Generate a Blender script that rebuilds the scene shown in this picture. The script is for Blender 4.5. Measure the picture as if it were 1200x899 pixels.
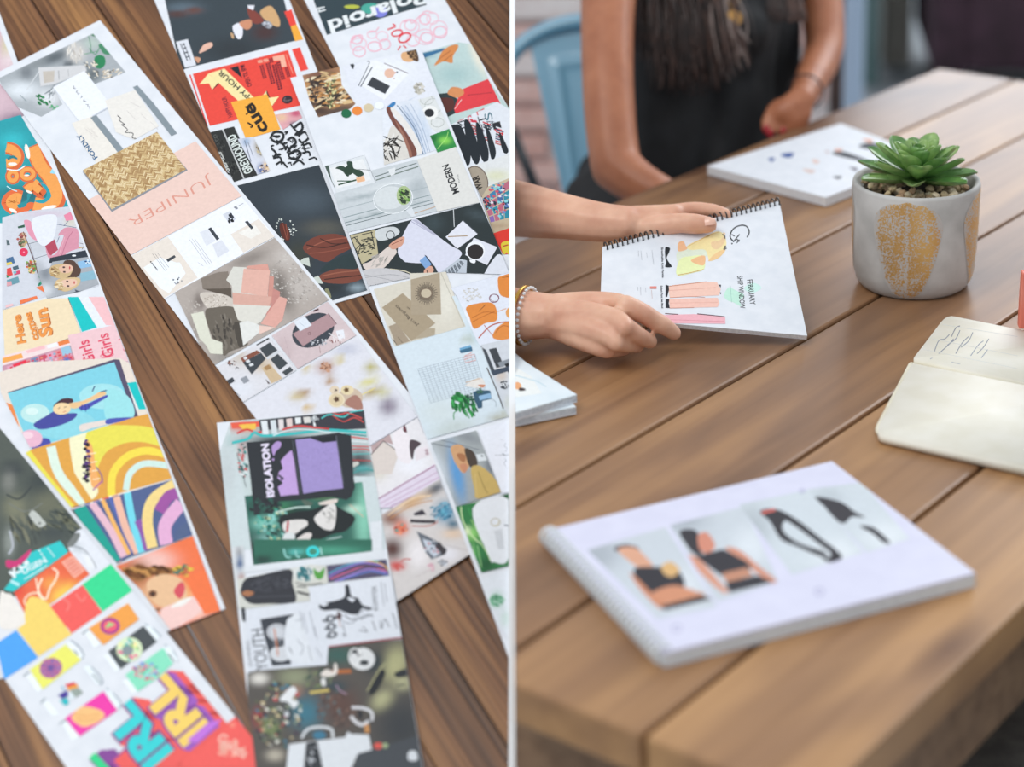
import bpy, bmesh, math, random
from math import sin, cos, pi, radians, sqrt
from mathutils import Vector, Matrix
from mathutils.geometry import tessellate_polygon
C = bpy.context.scene.collection
for o in list(bpy.data.objects): bpy.data.objects.remove(o)

# ---------------------------------------------------------------- camera, world, light, exposure
FPX = 2100.0; CX, CY = 900.0, 450.0; PITCH = radians(23.68)
CAMH = 1.5; TZ = 0.75                       # camera height, table top height
cam = bpy.data.cameras.new('camera'); camo = bpy.data.objects.new('camera', cam); C.objects.link(camo)
cam.sensor_width = 36; cam.lens = 36*FPX/1200; cam.shift_x = -0.25; cam.clip_start = .02
camo.location = (0, 0, CAMH); camo.rotation_euler = (pi/2-PITCH, 0, 0)
cam.dof.use_dof = True; cam.dof.focus_distance = 1.97; cam.dof.aperture_fstop = 2.3; cam.dof.aperture_blades = 9
bpy.context.scene.camera = camo
sc = bpy.context.scene
sc.view_settings.view_transform = 'Standard'; sc.view_settings.look = 'None'
sc.view_settings.gamma = 1; sc.view_settings.use_curve_mapping = False
sc.view_settings.exposure = 0.0
w = bpy.data.worlds.new('world'); sc.world = w; w.use_nodes = True
bg = w.node_tree.nodes['Background']; bg.inputs[0].default_value = (.86, .93, 1, 1); bg.inputs[1].default_value = .74
def area(name, loc, target, size, power, col):
    l = bpy.data.lights.new(name, 'AREA'); l.shape = 'RECTANGLE'; l.size, l.size_y = size; l.energy = power; l.color = col
    o = bpy.data.objects.new(name, l); C.objects.link(o); o.location = loc
    o.rotation_euler = (Vector(target)-Vector(loc)).to_track_quat('-Z', 'Y').to_euler()
area('window_daylight', (2.6, 5.2, 3.2), (0, 2, .8), (2.6, 2.0), 90, (.95, .97, 1))
area('far_window_daylight', (1.0, 8.55, 2.2), (.6, 3, .9), (3.6, 1.7), 85, (.86, .92, 1))
area('ceiling_softbox', (-1.2, .6, 3.4), (-.4, 2, .7), (1.6, 1.6), 42, (1, .97, .93))

# ---------------------------------------------------------------- helpers
def ray(x, y):
    a = (x-CX)/FPX; b = -(y-CY)/FPX
    return Vector((a, cos(PITCH)+b*sin(PITCH), -sin(PITCH)+b*cos(PITCH)))
CAM = Vector((0, 0, CAMH))
def TP(x, y, z=0.0):                        # point seen at x, y at height z above the table top
    r = ray(x, y); return CAM + r*((TZ+z-CAMH)/r.z)
def DP(x, y, d): return CAM + ray(x, y)*d   # point seen at x, y at depth d
def depth(P): v = P-CAM; return v.y*cos(PITCH)-v.z*sin(PITCH)
def lin(c): return c/12.92 if c <= .04045 else ((c+.055)/1.055)**2.4
def rgb(h):
    h = h.lstrip('#'); return tuple(lin(int(h[i:i+2], 16)/255) for i in (0, 2, 4))
def link(o, parent=None, **kw):
    C.objects.link(o)
    if parent: o.parent = parent
    for k, v in kw.items(): o[k] = v
    return o
def empty(name, loc=(0,0,0), rz=0, **kw):
    o = bpy.data.objects.new(name, None); o.empty_display_size = .05; o.location = loc; o.rotation_euler = (0,0,rz)
    return link(o, **kw)
def meshobj(name, verts, faces, mat, parent=None, smooth=False, **kw):
    me = bpy.data.meshes.new(name); me.from_pydata([tuple(v) for v in verts], [], faces); me.update()
    if smooth: me.polygons.foreach_set('use_smooth', [True]*len(me.polygons))
    me.materials.append(mat); return link(bpy.data.objects.new(name, me), parent, **kw)
def bmobj(name, bm, mat, parent=None, smooth=False, **kw):
    me = bpy.data.meshes.new(name); bm.normal_update(); bm.to_mesh(me); bm.free()
    if smooth: me.polygons.foreach_set('use_smooth', [True]*len(me.polygons))
    me.materials.append(mat); return link(bpy.data.objects.new(name, me), parent, **kw)
def settle(root):                           # world-built children keep their place under an Empty at the base
    bpy.context.view_layer.update()
    inv = root.matrix_world.inverted()
    for ch in root.children:
        ch.matrix_parent_inverse = inv
def box(bm, lo, hi, M=None, bev=0):
    r = bmesh.ops.create_cube(bm, size=1); vs = r['verts']
    for v in vs: v.co = Vector(((lo[i]+hi[i])/2+v.co[i]*(hi[i]-lo[i]) for i in range(3)))
    if bev:
        es = list({e for v in vs for e in v.link_edges})
        rr = bmesh.ops.bevel(bm, geom=es, offset=bev, segments=2, affect='EDGES', profile=.5); vs = list({v for f in rr['faces'] for v in f.verts} | {v for v in vs if v.is_valid})
    if M is not None:
        for v in vs: v.co = M @ v.co
    return vs
def prism(bm, pts, up, lo, hi, bev=0):      # planar polygon pts extruded along unit vector up from lo to hi
    a = [bm.verts.new(p+up*lo) for p in pts]; b = [bm.verts.new(p+up*hi) for p in pts]
    n = len(pts); fs = [bm.faces.new(list(reversed(a))), bm.faces.new(b)]
    for i in range(n): fs.append(bm.faces.new([a[i], a[(i+1) % n], b[(i+1) % n], b[i]]))
    bmesh.ops.recalc_face_normals(bm, faces=fs)
    if bev:
        es = [e for e in bm.edges if e.verts[0] in b and e.verts[1] in b]
        bmesh.ops.bevel(bm, geom=es, offset=bev, segments=2, affect='EDGES')
def tube(bm, pts, rad, seg=8, closed=False, caps=True):
    n = len(pts); rings = []
    pts = [Vector(p) for p in pts]; N = None
    for i, p in enumerate(pts):
        a = pts[(i-1) % n] if closed or i else pts[0]; b = pts[(i+1) % n] if closed or i < n-1 else pts[-1]
        t = (b-a).normalized()
        if N is None: N = t.orthogonal().normalized()
        else: N = (N-t*N.dot(t)).normalized()
        B = t.cross(N); r = rad[i] if isinstance(rad, (list, tuple)) else rad
        rings.append([bm.verts.new(p+(N*cos(2*pi*k/seg)+B*sin(2*pi*k/seg))*r) for k in range(seg)])
    for i in range(n if closed else n-1):
        A, B2 = rings[i], rings[(i+1) % n]
        for k in range(seg): bm.faces.new([A[k], A[(k+1) % seg], B2[(k+1) % seg], B2[k]])
    if caps and not closed: bm.faces.new(list(reversed(rings[0]))); bm.faces.new(rings[-1])
def lathe(bm, prof, c, seg=64):
    rings = [[bm.verts.new((c[0]+r*cos(2*pi*k/seg), c[1]+r*sin(2*pi*k/seg), c[2]+z)) for k in range(seg)] for r, z in prof]
    for a, b in zip(rings, rings[1:]):
        for k in range(seg): bm.faces.new([a[k], a[(k+1) % seg], b[(k+1) % seg], b[k]])
    bm.faces.new(list(reversed(rings[0]))); bm.faces.new(rings[-1])
def spline(pts, n=6, closed=False):
    out = []; m = len(pts)
    if m < 3: return list(pts)
    for i in range(m if closed else m-1):
        p = [pts[(i+k-1) % m] if closed else pts[min(max(i+k-1, 0), m-1)] for k in range(4)]
        for j in range(n):
            t = j/n
            out.append(tuple(.5*(2*p[1][a]+(p[2][a]-p[0][a])*t+(2*p[0][a]-5*p[1][a]+4*p[2][a]-p[3][a])*t*t+(3*p[1][a]-p[0][a]-3*p[2][a]+p[3][a])*t**3) for a in range(len(p[1]))))
    if not closed: out.append(tuple(pts[-1]))
    return out
def bisect(o, co, no):                      # cuts away what lies on the +no side
    bm = bmesh.new(); bm.from_mesh(o.data)
    r = bmesh.ops.bisect_plane(bm, geom=bm.verts[:]+bm.edges[:]+bm.faces[:], plane_co=co, plane_no=no, clear_outer=True)
    es = [e for e in r['geom_cut'] if isinstance(e, bmesh.types.BMEdge)]
    if es: bmesh.ops.holes_fill(bm, edges=[e for e in bm.edges if e.is_boundary])
    bm.to_mesh(o.data); bm.free()
def colplane(x): n = ray(x, 0).cross(ray(x, 899)); return (n if n.x < 0 else -n).normalized()

# ---------------------------------------------------------------- materials
def mat(name, col, rough=.5, metal=0, spec=.5, coat=0, **kw):
    m = bpy.data.materials.new(name); m.use_nodes = True; b = m.node_tree.nodes['Principled BSDF']
    c = rgb(col) if isinstance(col, str) else col
    b.inputs['Base Color'].default_value = (*c, 1); b.inputs['Roughness'].default_value = rough
    b.inputs['Metallic'].default_value = metal; b.inputs['Specular IOR Level'].default_value = spec; b.inputs['Coat Weight'].default_value = coat
    return m
def noisemat(name, c1, c2, scale=20, rough=.6, bump=.0, detail=4, stretch=(1,1,1), lo=.35, hi=.65, metal=0, **kw):
    m = mat(name, c1, rough, metal, **kw); nt = m.node_tree; b = nt.nodes['Principled BSDF']
    tc = nt.nodes.new('ShaderNodeTexCoord'); mp = nt.nodes.new('ShaderNodeMapping'); mp.inputs['Scale'].default_value = stretch
    n = nt.nodes.new('ShaderNodeTexNoise'); n.inputs['Scale'].default_value = scale; n.inputs['Detail'].default_value = detail
    r = nt.nodes.new('ShaderNodeValToRGB'); r.color_ramp.elements[0].position = lo; r.color_ramp.elements[1].position = hi
    r.color_ramp.elements[0].color = (*rgb(c1), 1); r.color_ramp.elements[1].color = (*rgb(c2), 1)
    L = nt.links.new; L(tc.outputs['Object'], mp.inputs[0]); L(mp.outputs[0], n.inputs['Vector']); L(n.outputs[0], r.inputs[0]); L(r.outputs[0], b.inputs['Base Color'])
    if bump:
        bp = nt.nodes.new('ShaderNodeBump'); bp.inputs['Strength'].default_value = bump; bp.inputs['Distance'].default_value = .002
        L(n.outputs[0], bp.inputs['Height']); L(bp.outputs[0], b.inputs['Normal'])
    return m
def wood(name, cols, rough, grain=(1.2, 26, 26), spec=.5, bump=.15, knots=True, fcol=(.62, .56, .5), ffac=.6, var=.16, fg=6):
    m = mat(name, cols[1], rough, spec=spec); nt = m.node_tree; b = nt.nodes['Principled BSDF']; L = nt.links.new; N = nt.nodes.new
    tc = N('ShaderNodeTexCoord'); oi = N('ShaderNodeObjectInfo')
    off = N('ShaderNodeVectorMath'); off.operation = 'MULTIPLY_ADD'; cmb = N('ShaderNodeCombineXYZ')
    for i in range(3): L(oi.outputs['Random'], cmb.inputs[i])
    L(cmb.outputs[0], off.inputs[0]); off.inputs[1].default_value = (37, 11, 5); L(tc.outputs['Object'], off.inputs[2])
    def noise(scale, sc3, detail=3, dist=0.):
        mp = N('ShaderNodeMapping'); mp.inputs['Scale'].default_value = sc3; L(off.outputs[0], mp.inputs[0])
        n = N('ShaderNodeTexNoise'); n.inputs['Scale'].default_value = scale; n.inputs['Detail'].default_value = detail; n.inputs['Distortion'].default_value = dist
        L(mp.outputs[0], n.inputs['Vector']); return n
    broad = noise(1, (1.1, 9, 9), 2, .8); fine = noise(1, (grain[0]*3, grain[1]*fg, grain[2]*fg), 5, .3); mid = noise(1, (2.2, grain[1], grain[2]), 3, 1.1)
    r = N('ShaderNodeValToRGB'); cr = r.color_ramp; cr.elements[0].position = .3; cr.elements[1].position = .72
    cr.elements[0].color = (*rgb(cols[0]), 1); cr.elements[1].color = (*rgb(cols[2]), 1); e = cr.elements.new(.5); e.color = (*rgb(cols[1]), 1)
    mx = N('ShaderNodeMath'); mx.operation = 'MULTIPLY_ADD'; mx.inputs[1].default_value = .5; L(broad.outputs[0], mx.inputs[0])
    h = N('ShaderNodeMath'); h.operation = 'MULTIPLY'; h.inputs[1].default_value = .5; L(mid.outputs[0], h.inputs[0]); L(h.outputs[0], mx.inputs[2]); 
    # per plank shift of tone
    ps = N('ShaderNodeMath'); ps.operation = 'MULTIPLY_ADD'; ps.inputs[1].default_value = var; L(oi.outputs['Random'], ps.inputs[0]); 
    ps2 = N('ShaderNodeMath'); ps2.operation = 'ADD'; ps2.inputs[1].default_value = -var/2; L(mx.outputs[0], ps2.inputs[0]); L(ps2.outputs[0], ps.inputs[2]); L(ps.outputs[0], r.inputs[0])
    fr = N('ShaderNodeValToRGB'); fr.color_ramp.elements[0].position = .36; fr.color_ramp.elements[1].position = .56
    fr.color_ramp.elements[0].color = (*fcol, 1); fr.color_ramp.elements[1].color = (1, 1, 1, 1); L(fine.outputs[0], fr.inputs[0])
    mm = N('ShaderNodeMix'); mm.data_type = 'RGBA'; mm.blend_type = 'MULTIPLY'; mm.inputs[0].default_value = ffac
    L(r.outputs[0], mm.inputs[6]); L(fr.outputs[0], mm.inputs[7]); out = mm.outputs[2]
    if knots:
        vo = N('ShaderNodeTexVoronoi'); vo.inputs['Scale'].default_value = 1; mp = N('ShaderNodeMapping'); mp.inputs['Scale'].default_value = (2.6, 7.5, 0); L(off.outputs[0], mp.inputs[0]); L(mp.outputs[0], vo.inputs['Vector'])
        kr = N('ShaderNodeValToRGB'); kr.color_ramp.elements[0].position = .04; kr.color_ramp.elements[1].position = .17
        kr.color_ramp.elements[0].color = (.33, .24, .2, 1); kr.color_ramp.elements[1].color = (1, 1, 1, 1); L(vo.outputs['Distance'], kr.inputs[0])
        m2 = N('ShaderNodeMix'); m2.data_type = 'RGBA'; m2.blend_type = 'MULTIPLY'; m2.inputs[0].default_value = .8; L(out, m2.inputs[6]); L(kr.outputs[0], m2.inputs[7]); out = m2.outputs[2]
    L(out, b.inputs['Base Color'])
    bp = N('ShaderNodeBump'); bp.inputs['Strength'].default_value = bump; bp.inputs['Distance'].default_value = .001; L(fine.outputs[0], bp.inputs['Height']); L(bp.outputs[0], b.inputs['Normal'])
    return m
def inkmat():
    m = mat('printed_ink', '#ffffff', .5, spec=.22); nt = m.node_tree; b = nt.nodes['Principled BSDF']
    a = nt.nodes.new('ShaderNodeAttribute'); a.attribute_name = 'ink'; n = nt.nodes.new('ShaderNodeTexNoise'); n.inputs['Scale'].default_value = 260; n.inputs['Detail'].default_value = 5
    tc = nt.nodes.new('ShaderNodeTexCoord'); mr = nt.nodes.new('ShaderNodeMapRange'); mr.inputs[1].default_value = .3; mr.inputs[2].default_value = .7; mr.inputs[3].default_value = .95; mr.inputs[4].default_value = 1.03
    L = nt.links.new; L(tc.outputs['Object'], n.inputs['Vector']); L(n.outputs[0], mr.inputs[0])
    v = nt.nodes.new('ShaderNodeVectorMath'); v.operation = 'SCALE'; L(a.outputs['Color'], v.inputs[0]); L(mr.outputs[0], v.inputs['Scale']); L(v.outputs[0], b.inputs['Base Color'])
    return m
INK = inkmat()
PAPER = noisemat('white_paper', '#dde1e8', '#e5e8ee', 60, .5)

# ---------------------------------------------------------------- flat prints: shapes drawn on a surface
class Surf:                                 # a plane carrying flat print
    def __init__(s, P0, n): s.P0 = Vector(P0); s.n = Vector(n).normalized()
    def pt(s, x, y, lift=0.):
        r = ray(x, y); P0 = s.P0+s.n*lift; return CAM + r*((P0-CAM).dot(s.n)/r.dot(s.n))
def clip_tri(poly, clip):
    out = list(poly)
    for i in range(len(clip)):
        ax, ay = clip[i]; bx, by = clip[(i+1) % len(clip)]; ex, ey = bx-ax, by-ay; inp, out = out, []
        if not inp: return []
        d = [ex*(p[1]-ay)-ey*(p[0]-ax) for p in inp]
        for j in range(len(inp)):
            p, q = inp[j], inp[(j+1) % len(inp)]; dp, dq = d[j], d[(j+1) % len(inp)]
            if dp >= 0: out.append(p)
            if (dp > 0 > dq) or (dp < 0 < dq): t = dp/(dp-dq); out.append((p[0]+(q[0]-p[0])*t, p[1]+(q[1]-p[1])*t))
    return out
def ccw(poly):
    a = sum(p[0]*q[1]-q[0]*p[1] for p, q in zip(poly, poly[1:]+poly[:1]))
    return list(poly) if a > 0 else list(reversed(poly))
PC = {}
def pieces(clip):                           # convex pieces of an outline
    key = tuple(clip)
    if key not in PC:
        m = len(clip); cv = all((clip[(i+1) % m][0]-clip[i][0])*(clip[(i+2) % m][1]-clip[(i+1) % m][1])-(clip[(i+1) % m][1]-clip[i][1])*(clip[(i+2) % m][0]-clip[(i+1) % m][0]) >= -1e-6 for i in range(m))
        PC[key] = [list(clip)] if cv else [ccw([clip[i] for i in t]) for t in tessellate_polygon([[Vector((p[0], p[1], 0)) for p in clip]])]
    return PC[key]
TXT = {}
def text_tris(s, bold=0.0):
    if (s, bold) in TXT: return TXT[(s, bold)]
    cu = bpy.data.curves.new('t', 'FONT'); cu.body = s; cu.resolution_u = 3; cu.offset = bold
    ob = bpy.data.objects.new('t', cu); C.objects.link(ob); dg = bpy.context.evaluated_depsgraph_get()
    me = ob.evaluated_get(dg).to_mesh(); me.calc_loop_triangles(); V = [v.co.xy[:] for v in me.vertices]
    T = [tuple(V[i] for i in t.vertices) for t in me.loop_triangles]
    ob.evaluated_get(dg).to_mesh_clear(); bpy.data.objects.remove(ob); bpy.data.curves.remove(cu)
    xs = [p[0] for t in T for p in t]; ys = [p[1] for t in T for p in t]
    TXT[(s, bold)] = (T, min(xs), max(xs), .0, max(.72, 0)); return TXT[(s, bold)]
FR = dict(px=(0,0,1), q1=(0,0,3.997), q2=(300,0,3.997), q3=(0,225,3.997), q4=(300,225,3.997), q5=(0,450,3.997), q6=(300,450,3.997), q7=(0,675,4), q8=(300,675,4),
  a=(190,0,6), b=(360,0,5), c=(230,110,6), d=(380,170,5.45), e=(430,310,6.917), f=(430,430,6.917), g=(0,140,7.494), h=(0,250,7.494), i=(0,350,6.661), j=(0,600,6.661),
  k=(0,730,5.45), l=(150,740,5.8), m=(250,480,5.45), n=(260,640,5.45), o=(280,750,5.4545), p=(420,460,6.661), r=(20,20,5.45), s=(150,230,6.661), t=(210,280,5.45),
  u=(240,340,5.995), v=(420,560,6.661), w=(740,220,5.45), x=(690,560,3.243), y=(600,320,5.45), r1=(600,0,4), r2=(900,0,4), r3=(600,225,4), r4=(900,225,4), r5=(600,450,4), r6=(900,450,4), r7=(600,675,4))
def draw(surf, outline, script, parent, step=5e-6, base=3e-5):
    """reads the little drawing language and builds one flat mesh per printed panel as a child of parent"""
    outline = ccw(outline); rnd = random.Random(len(script)); level = [0]; st = {}
    fr = FR['px']
    def flush():
        if st.get('f'):
            me = bpy.data.meshes.new(st['name']); me.from_pydata(st['v'], [], st['f']); me.update()
            ca = me.color_attributes.new('ink', 'FLOAT_COLOR', 'POINT'); flat = []
            for c in st['c']: flat += [c[0], c[1], c[2], 1]
            ca.data.foreach_set('color', flat); me.materials.append(INK); o_ = link(bpy.data.objects.new(st['name'], me), parent)
            if 'lettering' in st['name'] or 'hand' in st['name']: o_['kind'] = 'stuff'
        st.update(v=[], f=[], c=[])
    def add(polys, colfn, clip):
        level[0] += 1; z = base+level[0]*step
        for P in polys:
            P = clip_tri(P, outline)
            if len(P) < 3: continue
            P0 = P
            for piece in (pieces(clip) if clip else [None]):
                P = clip_tri(P0, piece) if piece else P0
                if len(P) < 3: continue
                k = len(st['v'])
                for q in P: st['v'].append(tuple(surf.pt(q[0], q[1], z))); st['c'].append(colfn(*q) if callable(colfn) else colfn)
                a = sum(p[0]*q[1]-q[0]*p[1] for p, q in zip(P, P[1:]+P[:1])); idx = list(range(k, k+len(P)))
                st['f'].append(idx if a < 0 else idx[::-1])
    def tess(pts):
        v3 = [Vector((p[0], p[1], 0)) for p in pts]
        return [tuple(pts[i] for i in t) for t in tessellate_polygon([v3])]
    def stroke(pts, wd, closed=False):
        out = []; m = len(pts)
        L_ = []
        for i, p in enumerate(pts):
            a = pts[(i-1) % m] if closed or i else pts[0]; b = pts[(i+1) % m] if closed or i < m-1 else pts[-1]
            dx, dy = b[0]-a[0], b[1]-a[1]; l = sqrt(dx*dx+dy*dy) or 1; L_.append(((p[0]-dy/l*wd/2, p[1]+dx/l*wd/2), (p[0]+dy/l*wd/2, p[1]-dx/l*wd/2)))
        for i in range(m if closed else m-1):
            A, B = L_[i], L_[(i+1) % m]; out.append((A[0], A[1], B[1], B[0]))
        return out
    def ell(cx, cy, rx, ry, a=0, n=20):
        ca, sa = cos(radians(a)), sin(radians(a)); return [(cx+rx*cos(t)*ca-ry*sin(t)*sa, cy+rx*cos(t)*sa+ry*sin(t)*ca) for t in [2*pi*k/n for k in range(n)]]
    def P_(tok): x, y = tok.split(','); return (fr[0]+float(x)/fr[2], fr[1]+float(y)/fr[2])
    st['name'] = 'printed_picture'; flush(); clip = None
    for ln in script.strip().split('\n'):
        ln = ln.strip()
        if not ln: continue
        op, _, rest = ln.partition(' ')
        if op[0] == '@':
            fr = FR[op[1:]]
            if not rest: continue
            op, _, rest = rest.partition(' ')
        t = rest.split()
        if op == 'N': flush(); st['name'] = t[0]; clip = ccw([P_(q) for q in t[1:]]) if len(t) > 1 else None
        elif op == 'C': clip = ccw([P_(q) for q in t]) if t else None
        elif op == 'F': add([tuple(clip)], rgb(t[0]), clip)
        elif op == 'P': add(tess([P_(q) for q in t[1:]]), rgb(t[0]), clip)
        elif op == 'B': add(tess(spline([P_(q) for q in t[1:]], 5, True)), rgb(t[0]), clip)
        elif op == 'S': add(stroke(spline([P_(q) for q in t[2:]], 6), float(t[0])/fr[2]), rgb(t[1]), clip)
        elif op == 'L': add(stroke([P_(q) for q in t[2:]], float(t[0])/fr[2]), rgb(t[1]), clip)
        elif op == 'E':
            t = t[:2]+[z_ for q_ in t[2:] for z_ in q_.split(',')]
            c = P_(t[1]); a = float(t[4]) if len(t) > 4 else 0; add([tuple(ell(c[0], c[1], float(t[2])/fr[2], float(t[3])/fr[2], a))], rgb(t[0]), clip)
        elif op == 'R':                     # ring
            c = P_(t[2]); a = float(t[5]) if len(t) > 5 else 0; add(stroke(ell(c[0], c[1], float(t[3])/fr[2], float(t[4])/fr[2], a, 26), float(t[0])/fr[2], True), rgb(t[1]), clip)
        elif op == 'Y':                     # rays: col centre r1 r2 n w
            c = P_(t[1]); r1, r2, n, wd = float(t[2])/fr[2], float(t[3])/fr[2], int(t[4]), float(t[5])/fr[2]; pl = []
            for k in range(n):
                a = 2*pi*k/n; rr = r2*(1 if k % 2 else .8); pl += stroke([(c[0]+r1*cos(a), c[1]+r1*sin(a)), (c[0]+rr*cos(a), c[1]+rr*sin(a))], wd)
            add(pl, rgb(t[0]), clip)
        elif op == 'G':                     # soft photograph: n #base ; #col x,y rx,ry ; ...
            parts = rest.split(';'); n, basec = parts[0].split(); n = int(n); basec = rgb(basec); sp = []
            for s_ in parts[1:]:
                q = s_.split()
                if len(q) < 3: continue
                c = P_(q[1]); rx, ry = q[2].split(','); an = radians(float(q[3])) if len(q) > 3 else 0; sp.append((rgb(q[0]), c, float(rx)/fr[2], float(ry)/fr[2], cos(an), sin(an)))
            def fn(x, y):
                col = basec
                for cc, c, rx, ry, ca, sa in sp:
                    dx, dy = x-c[0], y-c[1]; u_ = (dx*ca+dy*sa)/rx; v_ = (-dx*sa+dy*ca)/ry; g = math.exp(-(u_*u_+v_*v_)**1.3*1.1)
                    col = tuple(p_*(1-g)+q_*g for p_, q_ in zip(col, cc))
                return col
            xs = [q[0] for q in clip]; ys = [q[1] for q in clip]; x0, x1, y0, y1 = min(xs), max(xs), min(ys), max(ys); q_ = []
            for a_ in range(n):
                for b_ in range(n):
                    X0, X1 = x0+(x1-x0)*a_/n, x0+(x1-x0)*(a_+1)/n; Y0, Y1 = y0+(y1-y0)*b_/n, y0+(y1-y0)*(b_+1)/n; q_.append(((X0,Y0),(X1,Y0),(X1,Y1),(X0,Y1)))
            add(q_, fn, clip)
        elif op == 'K':                     # flecks: n r aspect angle cx,cy rx,ry cols
            top_ = level[0]; n = int(t[0]); r_ = float(t[1])/fr[2]; asp = float(t[2]); ang = float(t[3]); c = P_(t[4]); rx, ry = [float(v)/fr[2] for v in t[5].split(',')]; cols = [rgb(q) for q in t[6:]]
            for _i in range(n):
                a = rnd.random()*2*pi; R_ = sqrt(rnd.random()); x = c[0]+rx*R_*cos(a); y = c[1]+ry*R_*sin(a); s_ = r_*rnd.uniform(.5, 1.2)
                an = ang+rnd.uniform(-25, 25) if asp > 1.05 else rnd.random()*90
                level[0] = top_+_i % 4; add([tuple(ell(x, y, s_*asp, s_, an, 6))], rnd.choice(cols), clip)
            level[0] = top_+5
        elif op == 'X':                     # blocks on a grid inside the quad: nu nv fill 4pts cols
            nu, nv, fill = int(t[0]), int(t[1]), float(t[2]); q = [P_(v) for v in t[3:7]]; cols = [rgb(v) for v in t[7:]]
            def bil(u_, v_): return tuple((q[0][k]*(1-u_)+q[1][k]*u_)*(1-v_)+(q[3][k]*(1-u_)+q[2][k]*u_)*v_ for k in (0, 1))
            g = (1-fill)/2; level[0] += 1
            for a_ in range(nu):
                for b_ in range(nv):
                    level[0] -= 1; add([(bil((a_+g)/nu, (b_+g)/nv), bil((a_+1-g)/nu, (b_+g)/nv), bil((a_+1-g)/nu, (b_+1-g)/nv), bil((a_+g)/nu, (b_+1-g)/nv))], rnd.choice(cols), clip)
            level[0] += 1
        elif op == 'H':                     # plain grid lines in the quad: nu nv w col 4pts
            nu, nv, wd = int(t[0]), int(t[1]), float(t[2])/fr[2]; q = [P_(v) for v in t[4:8]]; pl = []
            def bil(u_, v_): return tuple((q[0][k]*(1-u_)+q[1][k]*u_)*(1-v_)+(q[3][k]*(1-u_)+q[2][k]*u_)*v_ for k in (0, 1))
            for a_ in range(nu+1): pl += stroke([bil(a_/nu, 0), bil(a_/nu, 1)], wd)
            for b_ in range(nv+1): pl += stroke([bil(0, b_/nv), bil(1, b_/nv)], wd)
            add(pl, rgb(t[3]), clip)
        elif op == 'W':                     # herringbone weave in the quad: nu nv 4pts cols
            nu, nv = int(t[0]), int(t[1]); q = [P_(v) for v in t[2:6]]; cols = [rgb(v) for v in t[6:]]
            def bil(u_, v_): return tuple((q[0][k]*(1-u_)+q[1][k]*u_)*(1-v_)+(q[3][k]*(1-u_)+q[2][k]*u_)*v_ for k in (0, 1))
            cp = ccw(q); top_ = level[0]
            for a_ in range(nu):
                for b_ in range(-3, nv):
                    s_ = 1 if a_ % 2 else -1; v0 = b_/nv; dv = 2.2/nv; y0_ = v0 if s_ > 0 else v0+dv; y1_ = v0+dv if s_ > 0 else v0; h_ = .8/nv
                    level[0] = top_+(b_+a_) % 3; add([(bil(a_/nu, y0_), bil((a_+1.05)/nu, y1_), bil((a_+1.05)/nu, y1_+h_), bil(a_/nu, y0_+h_))], rnd.choice(cols), cp)
            level[0] = top_+4
        elif op == 'T':                     # text|start|end|height|col|bold|dx,dy,n
            q = rest.split('|'); a, b = P_(q[1]), P_(q[2]); h_ = float(q[3])/fr[2]; col = rgb(q[4]); bold = float(q[5]) if len(q) > 5 and q[5] else 0
            T, x0, x1, _y, cap = text_tris(q[0], bold); L_ = sqrt((b[0]-a[0])**2+(b[1]-a[1])**2); dx, dy = (b[0]-a[0])/L_, (b[1]-a[1])/L_; ux, uy = dy, -dx
            offs = [(0, 0)]
            if len(q) > 6: ox, oy, n_ = q[6].split(','); offs = [(float(ox)/fr[2]*k/int(n_), float(oy)/fr[2]*k/int(n_)) for k in range(int(n_), 0, -1)]
            for o_ in offs:
                pl = []
                for tr in T:
                    pl.append(tuple((a[0]+o_[0]+dx*(p[0]-x0)/(x1-x0)*L_+ux*p[1]/.72*h_, a[1]+o_[1]+dy*(p[0]-x0)/(x1-x0)*L_+uy*p[1]/.72*h_) for p in tr))
                add(pl, col, clip)
    flush()
# ---------------------------------------------------------------- slanted table with mood board prints (left half)
BN_cam = Vector((0, .588, .809)).normalized()
Rcam = Matrix.Rotation(pi/2-PITCH, 3, 'X'); BN = (Rcam @ BN_cam).normalized()
BP = DP(300, 450, 1.85)
board = Surf(BP, BN); BX = Vector((1, 0, 0)); BY = BN.cross(BX).normalized()   # BY runs up the slope
WB = wood('oiled_oak', ['#4c3220', '#825736', '#b17f4a'], .4, (.9, 24, 24), bump=.5, spec=.35, fcol=(.3, .24, .2), ffac=.85, var=.22, fg=8)
gdir = (board.pt(595, 875)-board.pt(507, 737)).normalized()                  # way the board's planks run
gper = BN.cross(gdir).normalized()
dt = empty('slanted_table', (BP.x, BP.y, 0), label='slanted wooden plank table top covered with long printed mood board strips', category='table')
frameM = Matrix((gdir, gper, BN)).transposed().to_4x4(); frameM.translation = BP
bed = empty('plank_top', (0, 0, 0)); bed.parent = dt
bpoly = [(-30, -30), (596.6, -30), (596.6, 930), (-30, 930)]
bw = [board.pt(*q) for q in bpoly]; loc = [((q-BP).dot(gdir), (q-BP).dot(gper)) for q in bw]
locc = ccw(loc)
g0 = (board.pt(507, 737)-BP).dot(gper); pw = abs((board.pt(560, 716)-board.pt(507, 737)).dot(gper))*1.42
ks = [ (v-g0)/pw for _, v in loc ]
for k in range(math.floor(min(ks))-1, math.ceil(max(ks))+1):
    v0, v1 = g0+k*pw+.0006, g0+(k+1)*pw-.0006
    q = clip_tri([(-3, v0), (3, v0), (3, v1), (-3, v1)], locc)
    if len(q) < 3: continue
    bm = bmesh.new(); prism(bm, [Vector((a, b, 0)) for a, b in ccw(q)], Vector((0, 0, 1)), -.022, 0, .0008)
    o = bmobj('plank', bm, WB, bed); o.matrix_world = frameM
white = mat('white_lacquer', '#fafbfc', .35)
white.node_tree.nodes['Principled BSDF'].inputs['Base Color'].default_value = (.93, .94, .95, 1)
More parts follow.
